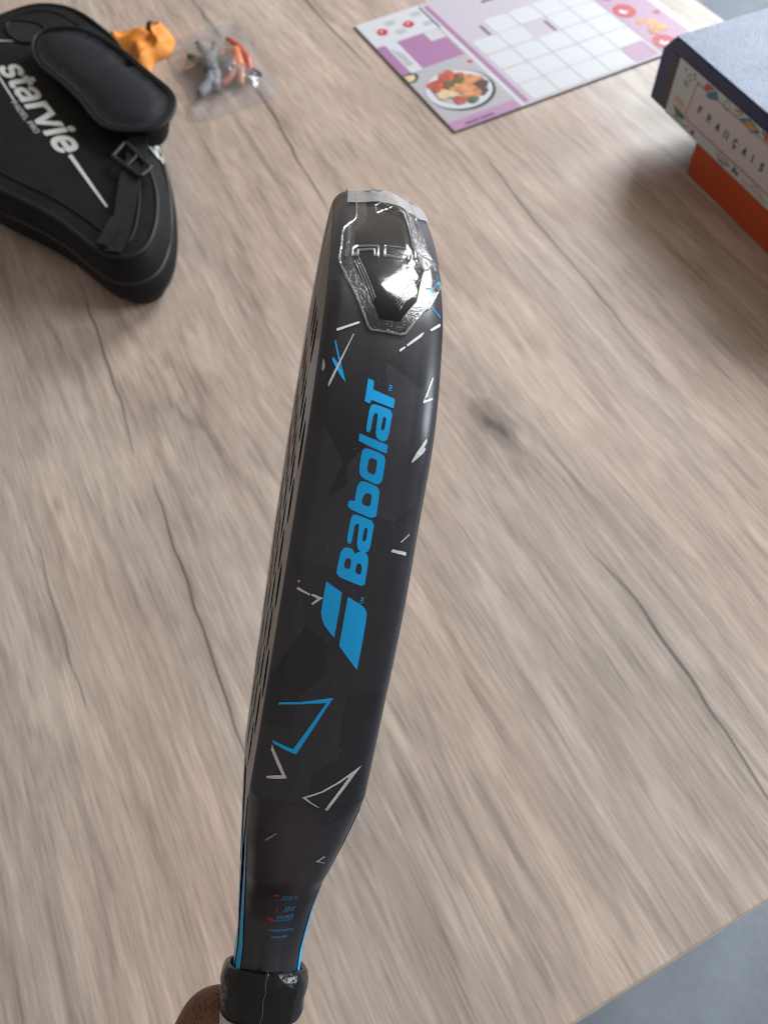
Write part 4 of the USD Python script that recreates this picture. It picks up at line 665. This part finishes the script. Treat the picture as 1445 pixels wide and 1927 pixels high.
# letters on the side wall
for ch, a_, b__ in (('v', (.0985, .6940), (.0935, .6640)), ('i', (.0930, .6590), (.0915, .6480)), ('e', (.0910, .6440), (.0850, .6170)), ('', 0, 0)):
    if not ch: continue
    m = text_mesh(ch, 1.0, .02, True); keep = m.face_normals[:, 2] > .5; v = m.vertices; used, inv_ = np.unique(m.faces[keep], return_inverse=True); v = v[used]; x_ = (v[:, 0] - v[:, 0].min()) / np.ptp(v[:, 0]); y_ = v[:, 1] / .76
    a, b_ = np.array(a_) * K, np.array(b__) * K; s0 = Polygon(ol).exterior
    base = a + x_[:, None] * (b_ - a); pr_ = np.array([s0.interpolate(s0.project(Point(*p_))).coords[0] for p_ in base])
    ii = [np.argmin(np.linalg.norm(ol - p_, axis=1)) for p_ in pr_]; di = nq[ii]; z_ = .042 + y_ * .026
    part(bag, 'side_lettering', (np.column_stack([pr_ + di * (gus_off(z_) - ramp(z_) * wt[ii, 0] + .0022)[:, None], z_ + .0012]), inv_.reshape(-1, 3)), silver)
# handle opening at the upper end, a flat dark patch painting its shaded inside
og = smooth_curve(np.array([(.0171, .8678), (.0331, .8582), (.042, .8314), (.0259, .8201), (.0134, .8339)]) * K, 6, True); v, f = tri2d(Polygon(og), .008)
part(bag, 'opening_shade', (np.column_stack([v, paneltop(v) + .0006]), f), M('bag_opening_shade', (.003, .003, .004), .8))
part(bag, 'handle_rim', tube(np.column_stack([og, paneltop(og) + .001]), .0016, 6, True), pipe_m, smooth=True)

# ------------------------------------------------------------------ orange pouch, clear sachet and the small toys
def lump(pts, height, sd, step=.004, rough=.6, base=.0008, n=6):
    c = smooth_curve(np.array(pts) * K, n, True); g = Polygon(c).buffer(0); v, f = tri2d(g, step); d_ = shapely.distance(shapely.points(v), g.exterior)
    nn_ = fbm(np.column_stack([v * 24, np.zeros(len(v))]), 2, sd); rid = 1 - np.abs(2 * fbm(np.column_stack([v * 26, np.zeros(len(v)) + 3]), 2, sd + 5) - 1)
    z = base + height * np.sqrt(1 - np.exp(-d_ / (height * .8))) * (1 - rough + rough * (.5 * nn_ + 1.0 * rid ** 5)); bt_ = np.column_stack([v, np.full(len(v), base * .5)])
    edge_ = d_ < 1e-6; z[edge_] = base
    return trimesh.Trimesh(np.vstack([np.column_stack([v, z]), bt_]), np.vstack([f, f[:, ::-1] + len(v)]), process=False)
ory = M('orange_cloth', (.80, .27, .025), .55, bump=(500, .0008), vary=(30, .12)); dk = M('dark_tip', (.10, .045, .015), .6)
pouch = thing('orange_pouch', 'crumpled bright orange cloth pouch with a dark tip, beside the black bag', 'pouch')
part(pouch, 'cloth', lump([(.100, .900), (.1219, .9020), (.1457, .8940), (.1600, .8833), (.1640, .8520), (.1489, .8322), (.1330, .8290), (.1230, .8131), (.1160, .8200), (.104, .85)], .034, 3, .0026, .85), ory, smooth=True)
tip_ = organic([[((.1475 * K, .8720 * K, .0195), .0070), ((.1500 * K, .8770 * K, .0150), .0065)]], .003, 6); part(pouch, 'dark_tip', tip_, dk, smooth=True)

sach_m = film_mat('sachet_film', .16, 60.0, .0025, .15, .7, .05, .93)
toy_a = thing('toy_figure', 'small grey plastic toy figure lying inside the clear sachet', 'toy'); toy_b = thing('toy_figure', 'small orange and red plastic toy figure lying inside the clear sachet', 'toy')
t_grey = M('toy_grey', (.16, .165, .17), .5, vary=(120, .3)); t_lil = M('toy_lilac_grey', (.27, .255, .29), .5); t_or = M('toy_orange', (.56, .17, .055), .45, vary=(140, .3)); t_red = M('toy_red', (.44, .09, .06), .45); t_pur = M('toy_dark_purple', (.05, .03, .05), .5)
k3 = lambda x_, y_, z_: (x_ * K, y_ * K, z_)
part(toy_a, 'body', organic([[(k3(.182, .792, .014), .010), (k3(.176, .768, .013), .0125)], [(k3(.182, .792, .014), .007), (k3(.1820, .815, .013), .0055), (k3(.1815, .826, .011), .004)], [(k3(.186, .790, .014), .007), (k3(.1945, .808, .013), .0055), (k3(.1965, .818, .010), .004)], [(k3(.173, .790, .013), .007), (k3(.1665, .806, .012), .005)]], .0035, 8), t_grey, smooth=True)
part(toy_a, 'foot', organic([[(k3(.176, .766, .012), .010), (k3(.1690, .752, .011), .009), (k3(.1560, .745, .009), .007)], [(k3(.178, .764, .012), .009), (k3(.1720, .748, .010), .008)]], .0035, 8), t_lil, smooth=True)
part(toy_b, 'body', organic([[(k3(.2085, .785, .014), .010), (k3(.202, .762, .013), .0115)], [(k3(.207, .786, .013), .006), (k3(.2020, .798, .013), .0045), (k3(.1950, .792, .012), .004)], [(k3(.200, .762, .012), .007), (k3(.1900, .752, .011), .005), (k3(.1800, .7480, .009), .0045)], [(k3(.204, .760, .012), .007), (k3(.1955, .7390, .009), .005)]], .0035, 8), t_or, smooth=True)
part(toy_b, 'back', organic([[(k3(.2110, .812, .012), .006), (k3(.2140, .792, .013), .0085), (k3(.2140, .768, .012), .0090), (k3(.2110, .755, .010), .0065)]], .0035, 8), t_red, smooth=True)
part(toy_b, 'dark_foot', organic([[(k3(.2120, .754, .009), .0055), (k3(.2175, .7460, .007), .0045)], [(k3(.203, .750, .008), .005), (k3(.197, .744, .007), .004)]], .003, 6), t_pur, smooth=True)
sach = thing('clear_sachet', 'crumpled clear plastic sachet holding two small toy figures', 'sachet')
c = Polygon(smooth_curve(np.array([(.1440, .7912), (.1581, .8492), (.1912, .8606), (.2387, .8510), (.2300, .80), (.2295, .7514), (.2242, .7150), (.1931, .7080), (.1312, .7200), (.1420, .75)]) * K, 6, True)).buffer(0)
v, f = tri2d(c, .004); d_ = shapely.distance(shapely.points(v), c.exterior); rid = 1 - np.abs(2 * fbm(np.column_stack([v * 30, np.zeros(len(v))]), 4, 44) - 1)
z = .0012 + .024 * (1 - np.exp(-d_ / .02)) * np.exp(-(np.linalg.norm((v - np.array([.192, .780]) * K) / np.array([.045, .06]), axis=1) / 1.15) ** 4) + .005 * rid ** 3 * np.minimum(d_ / .01, 1)
part(sach, 'film', (np.column_stack([v, z]), f), sach_m, smooth=True)
